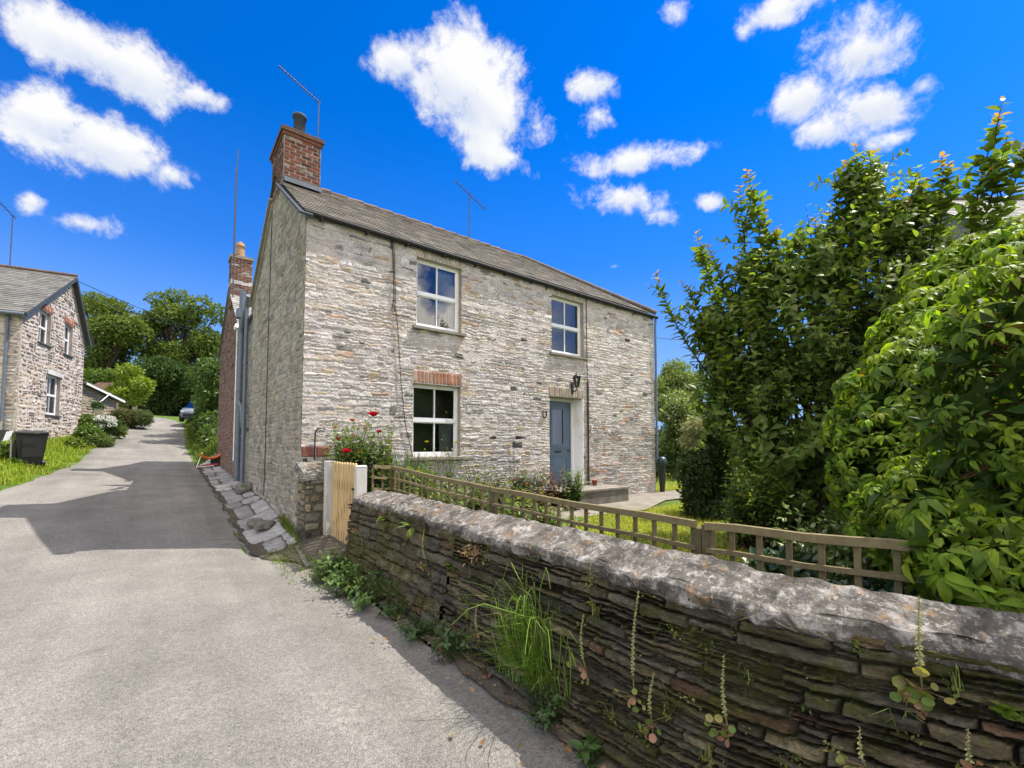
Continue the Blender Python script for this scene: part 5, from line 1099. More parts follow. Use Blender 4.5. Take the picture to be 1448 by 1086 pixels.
for i, (c, r) in enumerate(El):
    n = int(1000 * np.prod(r) ** (2 / 3)) + 70; d = unit(RNG.normal(size=(n, 3))); P = c + d * r * (1 + .06 * RNG.normal(size=(n, 1)))
    ok = np.ones(n, bool)
    for j, (c2, r2) in enumerate(El):
        if j != i: ok &= (((P - c2) / r2) ** 2).sum(1) > .72
    ok &= (P[:, 2] > .35) & (d[:, 1] < .75)
    P, d = P[ok], d[ok]; n = len(P)
    if not n: continue
    near = c[1] < 3.3
    out = unit(d + np.array([0, 0, .35]))
    x_ = unit(np.cross(out, np.array([[.2, .1, 1.]]))); y_ = np.cross(out, x_)
    sz = (.011 + .017 * RNG.random(n) ** 1.3) * np.clip(np.linalg.norm(P - np.array([0, 0, EYE]), axis=1), 1.8, 6) * (1.35 if (c[1] < 2.5 and c[2] < 1.5) else 1.0)
    tone = tint(RNG, n, (.22, .31, .025), .25, (.13, .205, .026), .3)
    for k_ in range(7):
        a = 2 * pi * k_ / 7 + RNG.random(n) * .6
        D = unit(x_ * np.cos(a)[:, None] + y_ * np.sin(a)[:, None] + out * .25 - np.array([0, 0, .55]))
        leaves(m, P + out * .03 + D * .015, D, unit(out * .8 + np.array([0, 0, .6]) + RNG.normal(size=(n, 3)) * .18), sz * (.75 + .5 * RNG.random(n)), .42, tone * (1 + .15 * RNG.normal(size=(n, 1))), True, .22, .42)
    for q in range(0, n, 3): wd.tube([c + (P[q] - c) * .55, P[q] + np.array([0, 0, .02])], [.008, .003], 4, (.12, .07, .03), cap=False)
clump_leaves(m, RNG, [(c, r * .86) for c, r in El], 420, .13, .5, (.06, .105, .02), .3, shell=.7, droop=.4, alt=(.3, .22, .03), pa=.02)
put(m, 'foliage', MT['creeperleaf'], cr); put(wd, 'stem', MT['bark'], cr)
m = MB(); clump_leaves(m, RNG, [(np.array(W(u, t, .42 + .1 * sin(u * 5 + t * 3))), (.35, .35, .22)) for u in (1.3, 1.75, 2.2, 2.7) for t in (-6.9, -7.4, -7.9, -8.4, -8.9, -6.3)], 900, .085, .75, (.04, .075, .03), .35, shell=.4); o = m.build('ivy_ground_cover', MT['leafgloss']); tag(o, 'dark ivy leaves covering the ground behind the trellis under the creeper', 'ground cover', None, 'stuff')
q = at(1124, 660, 6.9); m = MB(); m.tube([(0, 0, 0), (0, 0, 1.25), (.01, 0, 1.62)], [.055, .055, .05], 10, (.2, .17, .11)); o = m.build('wooden_post', MT['wood']); o.location = (q.x, q.y, .2); tag(o, 'pale rounded wooden post among the dark shrubs', 'post')
for i, (x, y, h) in enumerate(((9.5, -2.5, 4.6), (12.5, 1.5, 5.2), (7.0, -7.0, 5.0))):
    b = Vector((x, y, .2)); t_ = plant('garden_tree', 'leafy garden tree standing right of the creeper, outside the picture', 'tree', b, 'trees along the right garden edge'); m = MB(); r_ = random.Random(i)
    clump_leaves(m, RNG, [(np.array((x + r_.uniform(-1.4, 1.4), y + r_.uniform(-1.4, 1.4), h * r_.uniform(.35, .9))), 1.1) for _ in range(9)], 180, .2, .55, (.08, .13, .03), .3); put(m, 'crown', MT['leaf'], t_)
    m = MB(); m.tube([(x, y, 0), (x, y, h * .6)], [.16, .1], 8, (.07, .055, .04)); put(m, 'trunk', MT['bark'], t_)
# ---------------------------------------------------------------- lawns, verges
def scatter(n, u0, u1, t0, t1, ok):
    u = RNG.uniform(u0, u1, n); t = RNG.uniform(t0, t1, n); k_ = ok(u, t); u, t = u[k_], t[k_]
    return np.stack([X0 + u * DV[0] + t * GV[0], Y0 + u * DV[1] + t * GV[1], height(u, t)], 1)
onpath = lambda u, t: (u > 3.5) & (u < 11.2) & (t > -1.9) & (t < .1)
P = scatter(105000, .95, 12, -10, 2, lambda u, t: ~onpath(u, t) & ~((u < LN) & (t > -.05)) & ~((u < 5.3) & (t > -1.2)) & (u - t < 18))
m = MB(); blades(m, RNG, P, .035 + .06 * RNG.random(len(P)), .011, tint(RNG, len(P), (.40, .42, .045), .3, (.5, .42, .12), .2), .9); tag(m.build('lawn_grass', MT['grass']), 'short sunlit yellow green lawn grass behind the trellis', 'grass', None, 'stuff')
P = scatter(26000, 9, 30, -6, 12, lambda u, t: (u > LN + .1) & ~onpath(u, t))
m = MB(); blades(m, RNG, P, .05 + .06 * RNG.random(len(P)), .03, tint(RNG, len(P), (.40, .42, .05), .3, (.5, .44, .14), .2), .9); tag(m.build('lawn_grass', MT['grass']), 'sunlit lawn beyond the far cottage corner', 'grass', None, 'stuff')
P = scatter(90000, -11.5, -3.5, 3.5, 34, lambda u, t: (u < uleft(t) + .1 + .14 * np.sin(t * 3.1) + .08 * np.sin(t * 11)) & (u > uleft(t) - 4.2))
m = MB(); blades(m, RNG, P, .06 + .2 * RNG.random(len(P)) ** 1.6, .022, tint(RNG, len(P), (.24, .32, .03), .35, (.4, .36, .1), .14), .6); tag(m.build('verge_grass', MT['grass']), 'rough green grass verge along the far side of the lane', 'grass', None, 'stuff')
P = scatter(9000, -.8, 1.2, 14.2, 30, lambda u, t: (u > uright(t) + .05))
m = MB(); blades(m, RNG, P, .15 + .3 * RNG.random(len(P)), .03, tint(RNG, len(P), (.12, .17, .03), .35), .6); tag(m.build('verge_grass', MT['grass']), 'grassy bank under the hedge beyond the red cottage', 'grass', None, 'stuff')
# low weeds along the wall foot that nobody could count, and grass at the gateway
P = scatter(2600, -.3, .3, -8.5, -1.9, lambda u, t: (u > uright(t) - .02 + .06 * np.sin(t * 7)) & (np.sin(t * 2.3) + np.sin(t * 5.1 + 1) > -.5))
n = len(P); m = MB(); d = unit(RNG.normal(size=(n, 3)) + np.array([0, 0, .7])); leaves(m, P + np.array([0, 0, .03]), d, unit(RNG.normal(size=(n, 3)) * .5 + np.array([0, 0, 1])), .05, .6, tint(RNG, n, (.07, .12, .025), .4, (.2, .1, .05), .25)); o = m.build('wall_foot_weeds', MT['leaf']); tag(o, 'tiny weeds and leaf litter along the foot of the slate wall', 'weeds', None, 'stuff')
P = scatter(1500, -.65, .25, -2.1, -.3, lambda u, t: (np.abs(u + .35) < .22)); m = MB(); blades(m, RNG, P, .03 + .07 * RNG.random(len(P)), .008, tint(RNG, len(P), (.15, .21, .03), .3), .7); P = scatter(900, -.2, .0, -.4, 1.2, lambda u, t: u > -.12); blades(m, RNG, P, .06 + .14 * RNG.random(len(P)), .008, tint(RNG, len(P), (.13, .18, .03), .3), .6); tag(m.build('gateway_grass', MT['grass']), 'thin grass growing between the flagstones and the gateway', 'grass', None, 'stuff')
P = scatter(2400, -.55, .3, -8.5, 12, lambda u, t: (RNG.random(len(u)) < np.exp(-((u - uright(t)) / .16) ** 2)) & (u < .2))
n = len(P); m = MB(); d = RNG.normal(size=(n, 3)) * np.array([1, 1, .12]); leaves(m, P + np.array([0, 0, .035]), d, RNG.normal(size=(n, 3)) * .25 + np.array([0, 0, 1]), .018 + .03 * RNG.random(n), .6, tint(RNG, n, (.2, .13, .06), .5, (.3, .26, .18), .3)); tag(m.build('leaf_litter', MT['leaf']), 'fine brown leaf litter and grit along the lane edge', 'leaf litter', None, 'stuff')
# ---------------------------------------------------------------- plants on and under the low wall
def weed(u, t, h, w, n, base, label, seed, L=.07, kind='weed_plant', group='weeds at the foot of the slate wall', z=None):
    r_ = np.random.default_rng(seed); b = np.array(W(u, t, (H(u, t) if z is None else z) + .01)); o = plant(kind, label, 'weed', Vector(b), group); m = MB(); wd = MB()
    for _ in range(n):
        e_ = b + np.array([r_.normal() * w * .6, r_.normal() * w * .6, h * r_.uniform(.4, 1)]); shoot(m, wd, r_, b + r_.normal(size=3) * np.array([w * .3, w * .3, 0]), e_, 12, L, base, None, .15, .52, .004, .15, fine=True)
    put(m, 'foliage', MT['leaf'], o); put(wd, 'stem', MT['leaf'], o); return o
WL = [(-.06, -2.2, .4, .42, 40, .085, 'bushiest green weed at the wall foot, right beside the gate'), (-.04, -2.75, .36, .36, 34, .08, 'leafy green weed second along the wall foot from the gate'), (-.0, -3.25, .3, .3, 24, .07, 'small green weed below the leafy clump near the gate end of the wall'),
      (.03, -3.75, .18, .2, 14, .06, 'low weed at the wall foot halfway to the long grass'), (.05, -4.35, .22, .2, 15, .06, 'small dark weed at the wall foot before the long grass'), (.04, -4.85, .3, .22, 18, .06, 'dark green weed just left of the long grass clump'),
      (.1, -5.95, .3, .2, 20, .045, 'clover like weed just right of the long grass clump'), (.0, -6.35, .15, .05, 3, .09, 'long leaved seedling at the wall foot below the pennywort spikes'), (.04, -6.75, .16, .06, 4, .085, 'upright seedling with long leaves at the bottom of the picture')]
for i, (u, t, h, w, n, L_, lab) in enumerate(WL): weed(u, t, h, w, n, (.085, .15, .03) if i < 3 else (.055, .105, .028), lab, 60 + i, L_)
gb_ = W(.06, -5.5, H(.06, -5.5)); o = plant('grass_clump', 'long bright green grass clump growing up the middle of the slate wall', 'grass', gb_); m = MB()
n = 420; P = np.array([np.array(W(.12 + .07 * RNG.random(), -5.68 + RNG.normal() * .16, 0.02 + .38 * RNG.random() ** 2)) for _ in range(n)]); dn = unit(np.array([-DV[0], -DV[1], 0]) * .7 + RNG.normal(size=(n, 3)) * np.array([.8, .8, 0])); blades(m, RNG, P, .22 + .36 * RNG.random(n), .0055, tint(RNG, n, (.14, .24, .03), .35, (.3, .33, .12), .12), .75, dn)
for k_ in range(16):
    p0_ = np.array(W(.2, -5.55 - .25 * RNG.random(), .35)); dd = np.array([-DV[0], -DV[1], 0]) * RNG.uniform(.0, .22) + RNG.normal(size=3) * np.array([.14, .14, 0]); hh = RNG.uniform(.3, .58)
    m.tube([p0_, p0_ + dd * .3 + np.array([0, 0, hh * .7]), p0_ + dd + np.array([0, 0, hh])] + [p0_ + dd * (1 + q * .5) + np.array([0, 0, hh - q * q * .12]) for q in (.5, 1)], [.004, .0035, .003, .0025, .002], 4, (.2, .3, .06), cap=False)
put(m, 'blades', MT['grass'], o)
def onface(x, y, off=0.):
    u = .35
    for _ in range(6): t, z = TZ(x, y, u - off); u = float(uf(z, t))
    return u - off, t, z
def pennywort(x1, y1, x0, y0, label, leafy=6, seed=0, sc=1.0, u_=None):
    uu, t0, z0 = onface(x0, y0, .035); u1, t1, z1 = onface(x1, y1, .075); b = W(uu, t0, z0); tp = np.array(W(u1, t1, z1)); r_ = np.random.default_rng(seed)
    o = plant('pennywort', label, 'wall plant', b, 'pennywort spikes on the slate wall'); m = MB(); bb = np.array(b); d = tp - bb; ln_ = np.linalg.norm(d)
    out = np.array([-DV[0], -DV[1], 0]); f = lambda s: bb + d * s + out * .03 * math.sin(s * pi)
    m.tube([f(s) for s in np.linspace(0, 1, 8)], [.0035 - .002 * s for s in np.linspace(0, 1, 8)], 5, (.32, .27, .1))
    n = int(ln_ / .0052); P = np.array([f(s) for s in np.linspace(.22, 1, n)]); a = np.arange(n) * 2.4; s_ = np.linspace(.22, 1, n)[:, None]
    side = np.array([GV[0], GV[1], 0]); D = out * np.cos(a)[:, None] + side * np.sin(a)[:, None] + np.array([0, 0, -.5]); leaves(m, P, D, unit(np.cross(D, np.array([[0, 0, 1.]])) + r_.normal(size=(n, 3)) * .3), (.0175 - .009 * s_[:, 0]) * sc, .62, tint(r_, n, (.42, .43, .2), .2), True, .6, .1)
    put(m, 'spike', MT['petal'], o); m = MB()
    for k_ in range(leafy * 2):
        c = bb + np.array(side) * r_.normal() * .045 + np.array([0, 0, -.01 + r_.normal() * .03]) + out * r_.uniform(.02, .05); q = 10; rad = r_.uniform(.009, .02) * sc; nn_ = unit((out + r_.normal(size=3) * .5)[None])[0]; e1 = np.cross(nn_, (0, 0, 1)); e1 /= np.linalg.norm(e1); e2 = np.cross(nn_, e1)
        V = [c - nn_ * rad * .3] + [c + (e1 * cos(2 * pi * i / q) + e2 * sin(2 * pi * i / q)) * rad * (1 + .08 * (i % 2)) for i in range(q)]; colr = [(.2, .25, .05), (.34, .3, .1), (.36, .2, .12), (.13, .2, .04)][int(r_.integers(4))]
        m.add(V, [(0, i + 1, (i + 1) % q + 1) for i in range(q)], colr, smooth=True); m.tube([bb, c - nn_ * rad * .3], .0018, 4, (.3, .2, .1), cap=False)
    put(m, 'foliage', MT['leaf'], o)
for i, (a, b_, c, d, lab, lf) in enumerate(((903, 835, 897, 985, 'tall straight pennywort spike under the sunlit coping', 6), (925, 952, 922, 1020, 'short pennywort spike right of the tall straight one', 5), (1024, 925, 1030, 1032, 'curving pennywort spike with brownish leaves in the middle of the dark wall face', 6), (1300, 842, 1304, 975, 'thick pennywort spike rising above the coping, with pink and green leaves', 12), (1216, 1028, 1224, 1084, 'small leafy pennywort spike at the lower edge of the wall', 5), (1369, 1030, 1374, 1086, 'rightmost pennywort spike near the bottom corner', 3), (825, 868, 828, 945, 'pennywort spike just right of the long grass clump', 5), (676, 852, 678, 900, 'tiny pennywort spike left of the long grass clump', 3), (600, 748, 604, 800, 'pennywort spike below the coping near the gate end', 6))):
    pennywort(a, b_, c, d, lab, lf, i, 1.25 if i == 3 else 1.0)
def fern(x, y, lab, seed, L_=.2, n=7, u_=.2):
    u_, t, z = onface(x, y, .03); b = np.array(W(u_, t, z)); r_ = np.random.default_rng(seed); o = plant('wall_fern', lab, 'fern', Vector(b), 'small ferns on the slate wall'); m = MB(); out = np.array([-DV[0], -DV[1], 0]); side = np.array([GV[0], GV[1], 0])
    for k_ in range(n):
        d = out * .6 + side * r_.uniform(-1, 1) + np.array([0, 0, r_.uniform(-.2, .7)]); d /= np.linalg.norm(d); l = L_ * r_.uniform(.6, 1); s = np.linspace(.1, 1, 14); P = b + d * (s * l)[:, None] - np.array([0, 0, .5]) * ((s ** 2) * l * .8)[:, None]
        for sg in (-1, 1):
            sd_ = np.cross(d, (0, 0, 1.)); sd_ /= np.linalg.norm(sd_); leaves(m, P, np.tile(sd_ * sg + d * .4, (14, 1)), np.tile(np.cross(sd_, d) * 1.0, (14, 1)), .035 * np.sin(s * pi * .85 + .25), .45, tint(r_, 14, (.17, .25, .04), .2))
    put(m, 'frond', MT['leaf'], o)
fern(585, 745, 'bright hanging fern below the coping near the gate', 3, .22, 5); fern(545, 735, 'small upright fern at the gate end of the slate wall', 4, .13, 6); fern(1420, 1000, 'tiny pale fern at the right edge of the wall face', 6, .06, 5); fern(640, 800, 'small dull fern among the larger stones', 5, .1, 5)
u_, t, z = onface(672, 778, .04); o = plant('withered_plant', 'brown withered plant hanging under the coping', 'plant', W(u_, t, z)); m = MB(); c = np.array(o.location); n = 90; d = unit(RNG.normal(size=(n, 3)) + np.array([-DV[0], -DV[1], -.3])); leaves(m, c + RNG.normal(size=(n, 3)) * np.array([.06, .06, .03]), d, unit(RNG.normal(size=(n, 3))), .05, .3, tint(RNG, n, (.32, .2, .12), .4)); put(m, 'foliage', MT['leaf'], o)
# moss and seedlings in the joints of the wall face
m = MB()
for k_ in range(230):
    t = -1.95 - 6.4 * RNG.random(); z = .05 + .85 * RNG.random() ** 1.2; p_ = np.array(W(float(uf(z, t)) - .02, t, z)); n = int(RNG.integers(8, 34)); sp = RNG.uniform(.012, .04)
    P = p_ + RNG.normal(size=(n, 3)) * np.array([sp * .6, sp, sp * .45]); d = unit(RNG.normal(size=(n, 3)) + np.array([-DV[0], -DV[1], .1])); leaves(m, P, d, unit(RNG.normal(size=(n, 3)) + np.array([-DV[0], -DV[1], .8])), RNG.uniform(.008, .022) * (.6 + .8 * RNG.random(n)), .6, tint(RNG, n, [(.1, .13, .02), (.15, .19, .03), (.2, .19, .05), (.08, .12, .03)][int(RNG.integers(4))], .3))
    if RNG.random() < .25: q = RNG.integers(4, 12); blades(m, RNG, p_ + RNG.normal(size=(q, 3)) * .012, .05 + .12 * RNG.random(q), .004, tint(RNG, q, (.18, .25, .05), .3, (.35, .3, .14), .3), 1.0)
tag(m.build('wall_moss', MT['leaf']), 'moss and tiny seedlings growing in the joints of the slate wall', 'moss', None, 'stuff')
# stonecrop and grass lying on the coping
o = plant('stonecrop', 'yellow green stonecrop spilling on the coping beside the trellis', 'plant', W(.7, -2.6, .98)); m = MB(); clump_leaves(m, RNG, [(np.array(W(.64 + .05 * sin(k_ * 2), -2.35 - k_ * .12, 1.0)), (.07, .07, .03)) for k_ in range(7)], 900, .028, .5, (.24, .29, .05), .3); put(m, 'foliage', MT['leaf'], o)
for i in range(14):
    u, t = RNG.uniform(-.5, .02), RNG.uniform(-7.0, -3.0); m = MB(); leaves(m, np.zeros((1, 3)), np.array([[1., 0, .15]]), np.array([[0, .1, 1.]]), np.array([.05]), .6, np.array([RNG.choice([(.3, .17, .06), (.22, .12, .05), (.36, .26, .1)], axis=0)]), True, .3, -.2); o = m.build('fallen_leaf', MT['leaf']); o.location = W(u, t, H(u, t) + .03); o.rotation_euler = (0, 0, RNG.random() * 6); tag(o, 'dry brown fallen leaf lying on the tarmac near the slate wall', 'leaf', 'fallen leaves on the lane')
# ---------------------------------------------------------------- flower bed
def rose(m, c, r, col):
    for k_ in range(3):
        n = 7; a = np.arange(n) * 2 * pi / n + k_ * .5; D = np.stack([np.cos(a), np.sin(a), np.full(n, .35 + .5 * k_)], 1); Nn = np.stack([-np.cos(a) * .6, -np.sin(a) * .6, np.ones(n)], 1); leaves(m, np.tile(c, (n, 1)), D, Nn, r * (1.1 - .2 * k_), 1.0, tint(RNG, n, col, .2), True, .5, -.3)
ro = W(.95, -.4, .27); t_ = plant('rose_bush', 'rose bush with red blooms and orange buds at the corner of the cottage', 'rose bush', ro); m = MB(); wd = MB(); fl = MB(); B1 = np.array(ro)
def onu(x, y, t): u, z = UZ(x, y, t); return np.array(W(u, t, z))
for (x, y, r_, c) in ((528, 589, .11, (.5, .005, .025)), (490, 641, .10, (.5, .008, .03)), (536, 612, .06, (.48, .02, .03)), (478, 622, .055, (.5, .02, .03)), (498, 596, .06, (.55, .1, .02)), (474, 605, .04, (.5, .14, .05)), (500, 616, .035, (.55, .16, .03)), (515, 607, .03, (.5, .1, .03)), (508, 640, .035, (.5, .14, .03))):
    e_ = onu(x, y, -.85); shoot(m, wd, RNG, B1 + RNG.normal(size=3) * np.array([.1, .1, 0]), e_ - np.array([0, 0, .03]), 16, .085, (.075, .125, .03), None, .1, .6, .01, .35); rose(fl, e_, r_, c)
for _ in range(150): shoot(m, wd, RNG, B1 + RNG.normal(size=3) * np.array([.12, .1, 0]), onu(RNG.uniform(462, 550), RNG.uniform(594, 655), RNG.uniform(-.75, -.15)), 20, .11, (.12, .19, .035), (.22, .12, .04) if RNG.random() < .3 else None, .14, .7, .008, .3)
put(m, 'foliage', MT['leaf'], t_); put(wd, 'stem', MT['bark'], t_); put(fl, 'bloom', MT['petal'], t_)
t_ = plant('iris_clump', 'tall grey green sword leaved clump left of the lower window', 'plant', W(1.6, -.4, .27)); m = MB(); n = 240; P = np.array([np.array(W(1.6 + RNG.normal() * .27, -.42 + RNG.normal() * .16, .27)) for _ in range(n)]); blades(m, RNG, P, .7 + .85 * RNG.random(n), .045, tint(RNG, n, (.09, .135, .055), .3), .32); put(m, 'foliage', MT['leaf'], t_)
def flowerplant(u, t, h, label, leaf, fcol, nf, seed, kind, w=.2, n=12, L_=.13, fr=.035, cat='plant', group='plants in the flower bed'):
    b = np.array(W(u, t, .27)); r_ = np.random.default_rng(seed); t_ = plant(kind, label, cat, Vector(b), group); m = MB(); wd = MB(); fl = MB()
    for k_ in range(n if kind == 'tall_flower' else n * 3):
        e_ = b + np.array([r_.normal() * w, r_.normal() * w * .6, h * 1.3 * r_.uniform(.45, 1)]); shoot(m, wd, r_, b + r_.normal(size=3) * np.array([w * .4, w * .3, 0]), e_, 13, L_, leaf, None, .12, .5, .006, .15)
        if k_ < nf: rose(fl, e_ + np.array([0, 0, .03]), fr, fcol)
    put(m, 'foliage', MT['leaf'], t_); put(wd, 'stem', MT['leaf'], t_)
    if nf: put(fl, 'bloom', MT['petal'], t_)
flowerplant(2.35, -.75, 1.25, 'yellow poppies under the lower window, nearest the sword leaves', (.15, .22, .05), (.6, .5, .02), 6, 1, 'poppy_plant', .22, 14, .08, .05)
flowerplant(2.9, -.8, 1.05, 'yellow poppies below the right side of the lower window', (.16, .23, .06), (.6, .5, .04), 5, 2, 'poppy_plant', .2, 12, .08, .045)
flowerplant(3.5, -.6, .8, 'reddish green plant right of the yellow poppies', (.14, .15, .06), (.5, .12, .06), 4, 3, 'bedding_plant', .24, 12)
flowerplant(4.1, -.5, 1.55, 'tall thin stalked plant midway between window and door', (.13, .16, .05), (.5, .3, .12), 2, 4, 'tall_flower', .08, 5, .07)
flowerplant(4.45, -.55, .85, 'orange flowered bushy plant before the old stone ledge', (.11, .14, .045), (.65, .22, .03), 5, 5, 'bedding_plant', .25, 14)
flowerplant(5.1, -.7, .78, 'dark red leaved plant left of the doorstep', (.15, .08, .05), (.4, .08, .05), 2, 6, 'bedding_plant', .2, 10)
flowerplant(5.35, -1.05, .75, 'bright grassy green plant at the left end of the doorstep', (.14, .22, .04), (.5, .5, .1), 0, 7, 'bedding_plant', .17, 14)
flowerplant(1.6, -1.3, .95, 'green plant behind the trellis corner', (.13, .2, .03), (.6, .5, .03), 3, 8, 'bedding_plant', .25, 14)
flowerplant(2.2, -1.8, .75, 'green plant with pink flowers behind the first trellis panel', (.12, .19, .03), (.5, .2, .2), 5, 9, 'bedding_plant', .26, 14)
flowerplant(2.7, -2.4, .6, 'low salmon flowered plant behind the trellis', (.13, .18, .04), (.5, .18, .12), 6, 10, 'bedding_plant', .26, 12)
flowerplant(2.1, -2.9, .55, 'low bright green plant close behind the trellis', (.15, .23, .03), (.5, .2, .15), 2, 11, 'bedding_plant', .24, 12)
flowerplant(3.5, -2.0, .55, 'dried brownish plant at the lawn edge', (.2, .16, .07), (.45, .25, .1), 3, 12, 'bedding_plant', .24, 12)
flowerplant(2.4, -3.6, .45, 'last low plant before the open lawn', (.13, .2, .035), (.5, .3, .3), 3, 13, 'bedding_plant', .2, 10)
flowerplant(1.45, -2.2, .8, 'pale green plant leaning against the trellis near the gate', (.16, .22, .05), (.6, .55, .1), 2, 14, 'bedding_plant', .2, 12)
stone('ledge_stone', W(4.75, -.2, .85), (.42, .2, .24), (.17, .165, .16), 'old grey stone ledge projecting from the wall left of the door', 7.0)
stone('ledge_stone', W(4.75, -.25, .45), (.5, .25, .28), (.2, .19, .17), 'rough stone heap beneath the projecting ledge', 8.0)
# ---------------------------------------------------------------- wires
def wire(a, b, sag, label, r=.014):
    a, b = np.array(a), np.array(b); m = MB(); m.tube([a + (b - a) * s - np.array([0, 0, sag * 4 * s * (1 - s)]) for s in np.linspace(0, 1, 15)], r, 5); tag(m.build('overhead_wire', MT['black']), label, 'wire', 'overhead wires')
wire(at(98, 392, 21), at(330, 478, 60), .5, 'upper overhead wire crossing the sky left of the red chimney', .018); wire(at(104, 412, 23), at(330, 476, 58), .5, 'lower overhead wire crossing the sky left of the red chimney', .018)
wire(W(LN + .05, -.02, 5.0), at(1075, 472, 16), .15, 'thin wire leaving the far cottage corner towards the shrub', .009)
# ---------------------------------------------------------------- sky, sun, camera
SUNL = (.942, -.335); hx = SUNL[0] * DV + SUNL[1] * GV; hx = hx / np.linalg.norm(hx); EL_ = radians(61)
sd = Vector((hx[0] * cos(EL_), hx[1] * cos(EL_), sin(EL_)))
sun = bpy.data.objects.new('sun', bpy.data.lights.new('sun', 'SUN')); COL.objects.link(sun); sun.data.energy = 4.6; sun.data.angle = radians(.5); sun.data.color = (1, .94, .83)
sun.rotation_euler = sd.to_track_quat('Z', 'Y').to_euler(); sun.location = (0, 0, 30)
wld = bpy.data.worlds.new('World'); SC.world = wld; wld.use_nodes = True; nt = wld.node_tree; nt.nodes.clear()
class WN(N):
    def __init__(s, t): s.t = t
w = WN(nt); out = w.n('ShaderNodeOutputWorld'); bg = w.n('ShaderNodeBackground'); w.l(bg.outputs[0], out.inputs[0])
STR = .1; bg.inputs['Strength'].default_value = STR
sky = w.n('ShaderNodeTexSky', sky_type='NISHITA', sun_disc=False, sun_elevation=EL_, sun_rotation=math.atan2(hx[0], hx[1]), air_density=1.0, dust_density=.3, ozone_density=2.5)
def mth(op, a, b=None, c=None, cl=False):
    x = w.n('ShaderNodeMath', operation=op, use_clamp=cl)
    for i, v in enumerate((a, b, c)):
        if v is None: continue
        if hasattr(v, 'links'): w.l(v, x.inputs[i])
        else: x.inputs[i].default_value = v
    return x.outputs[0]
tc = w.n('ShaderNodeTexCoord'); gen = tc.outputs['Generated']; sep = w.n('ShaderNodeSeparateXYZ'); w.l(gen, sep.inputs[0]); X, Y, Z = sep.outputs
az = mth('ARCTAN2', X, Y); el = mth('ARCSINE', Z)
# wispy break-up of the cloud edges
nz = w.n('ShaderNodeTexNoise'); nz.inputs['Scale'].default_value = 6.0; nz.inputs['Detail'].default_value = 10; nz.inputs['Roughness'].default_value = .62; nz.inputs['Distortion'].default_value = .2; w.l(gen, nz.inputs['Vector'])
nz2 = w.n('ShaderNodeTexNoise'); nz2.inputs['Scale'].default_value = 26; nz2.inputs['Detail'].default_value = 8; nz2.inputs['Roughness'].default_value = .7; nz2.inputs['Distortion'].default_value = .3; w.l(gen, nz2.inputs['Vector'])
fr_ = mth('ADD', mth('MULTIPLY', nz.outputs['Fac'], .7), mth('MULTIPLY', nz2.outputs['Fac'], .3))
CLD = [(95, 55, 100, 45, 24), (200, 105, 105, 50, 24), (290, 140, 70, 25, 20), (60, 165, 80, 42, 10), (160, 210, 120, 55, 22), (245, 250, 55, 26, 20), (45, 285, 32, 20, 10), (115, 315, 58, 20, 12),
       (560, 85, 55, 42, -10), (650, 110, 95, 68, 5), (690, 160, 85, 58, 20), (690, 215, 60, 35, 30), (835, 120, 42, 28, -10), (846, 165, 22, 22, 10), (900, 228, 84, 24, -8), (893, 283, 78, 28, 3), (935, 303, 40, 16, 0),
       (1100, 15, 80, 22, -22), (1050, 45, 30, 20, -30), (960, 20, 22, 30, 30), (1215, 75, 105, 52, -14), (1130, 140, 75, 45, -20), (1230, 150, 95, 45, -14), (1160, 185, 60, 26, -10), (1305, 122, 30, 22, -20), (1270, 195, 45, 14, -12), (1000, 285, 24, 16, 0), (868, 377, 30, 8, -12), (1440, 268, 40, 10, 0)]
dens = None; shade = None
for (x, y, rx, ry, ang) in CLD:
    r_ = ray(x, y); r_ = r_ / np.linalg.norm(r_); a0 = math.atan2(r_[0], r_[1]); e0 = math.asin(r_[2])
    def ae(x, y): q = ray(x, y); q = q / np.linalg.norm(q); return np.array([math.atan2(q[0], q[1]), math.asin(q[2])])
    ca, sa = cos(radians(ang)), sin(radians(ang))
    J = np.stack([(ae(x + rx * ca, y + rx * sa) - ae(x - rx * ca, y - rx * sa)) / 2, (ae(x - ry * sa, y + ry * ca) - ae(x + ry * sa, y - ry * ca)) / 2], 1)
    M_ = np.linalg.inv(J)
    da = mth('SUBTRACT', az, a0); de = mth('SUBTRACT', el, e0)
    p = mth('MULTIPLY_ADD', da, float(M_[0, 0]), mth('MULTIPLY', de, float(M_[0, 1]))); q = mth('MULTIPLY_ADD', da, float(M_[1, 0]), mth('MULTIPLY', de, float(M_[1, 1])))
    d2 = mth('MULTIPLY_ADD', p, p, mth('MULTIPLY', q, q)); f = mth('SUBTRACT', 1.0, mth('SQRT', d2))
    small = min(1.0, (rx * ry) / 3500); f = mth('MULTIPLY', f, .55 + .45 * small)
    dens = f if dens is None else mth('SMOOTH_MAX', dens, f, .25)
    g = mth('MULTIPLY', mth('MAXIMUM', f, 0.0), q); shade = g if shade is None else mth('ADD', shade, g)
den = mth('MULTIPLY_ADD', mth('SUBTRACT', fr_, .49), 6.0, mth('MULTIPLY', mth('MAXIMUM', dens, -2.0), 1.5))
al = w.n('ShaderNodeMapRange', interpolation_type='SMOOTHSTEP'); al.inputs[1].default_value = .16; al.inputs[2].default_value = 1.15; w.l(den, al.inputs[0]); alpha = al.outputs[0]
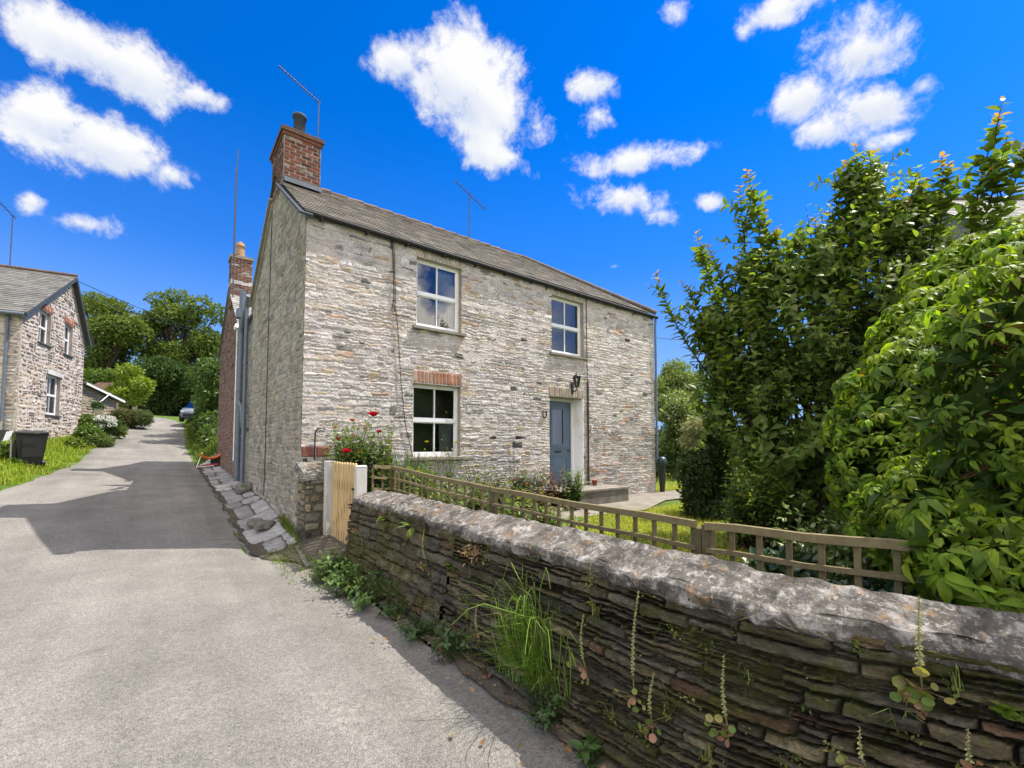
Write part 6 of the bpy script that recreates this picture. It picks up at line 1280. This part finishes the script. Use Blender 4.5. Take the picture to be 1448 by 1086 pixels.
# broken bright cloud, added unseen behind the camera and overhead to lift fill light
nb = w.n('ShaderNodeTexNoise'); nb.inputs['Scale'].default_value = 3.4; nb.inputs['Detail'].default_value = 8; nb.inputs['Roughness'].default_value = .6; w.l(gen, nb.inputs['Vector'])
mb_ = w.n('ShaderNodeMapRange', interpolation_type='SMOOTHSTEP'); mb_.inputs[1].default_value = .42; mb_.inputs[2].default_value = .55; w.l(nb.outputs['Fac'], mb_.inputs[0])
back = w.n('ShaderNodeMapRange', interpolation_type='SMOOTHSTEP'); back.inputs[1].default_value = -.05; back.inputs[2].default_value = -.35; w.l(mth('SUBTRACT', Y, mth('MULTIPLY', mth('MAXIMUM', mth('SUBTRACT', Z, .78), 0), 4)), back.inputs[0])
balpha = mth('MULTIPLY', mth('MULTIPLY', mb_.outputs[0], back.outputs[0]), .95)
hs = w.n('ShaderNodeHueSaturation'); hs.inputs['Saturation'].default_value = 1.55; hs.inputs['Value'].default_value = 1.0; w.l(sky.outputs[0], hs.inputs['Color'])
tint_ = w.mix(1.0, hs.outputs[0], (.33, .9, 1.3), 'MULTIPLY')
lowel = w.n('ShaderNodeMapRange', interpolation_type='SMOOTHSTEP'); lowel.inputs[1].default_value = .62; lowel.inputs[2].default_value = .0; w.l(Z, lowel.inputs[0])
tint_ = w.mix(lowel.outputs[0], tint_, (.6, 1.75, 5.4))
low2 = w.n('ShaderNodeMapRange', interpolation_type='SMOOTHSTEP'); low2.inputs[1].default_value = .38; low2.inputs[2].default_value = .0; w.l(Z, low2.inputs[0]); tint_ = w.mix(low2.outputs[0], tint_, (2.0, 3.5, 6.2))
cw = 1.0 / STR
ccol = w.mix(w.ramp(mth('ADD', mth('MULTIPLY_ADD', shade, 1.3, .26), mth('MULTIPLY', mth('SUBTRACT', fr_, .5), -2.0)), [(.0, 0), (.7, 1)]), (.57 * cw, .57 * cw, .575 * cw), (.36 * cw, .41 * cw, .52 * cw))
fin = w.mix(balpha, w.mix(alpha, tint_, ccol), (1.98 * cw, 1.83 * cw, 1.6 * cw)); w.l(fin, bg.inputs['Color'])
cam = bpy.data.objects.new('camera', bpy.data.cameras.new('camera')); COL.objects.link(cam); cam.location = (0, 0, EYE); cam.rotation_euler = (pi / 2 + PIT, 0, 0)
cam.data.sensor_width = 36; cam.data.lens = 36 * F / 1448; cam.data.shift_y = (CY - 543) / 1448; cam.data.clip_end = 3000; cam.data.clip_start = .05
SC.camera = cam
SC.view_settings.view_transform = 'Standard'; SC.view_settings.look = 'None'; SC.view_settings.exposure = .8; SC.view_settings.gamma = 1
SC.cycles.max_bounces = 6; SC.cycles.transparent_max_bounces = 8; SC.cycles.caustics_reflective = False; SC.cycles.caustics_refractive = False
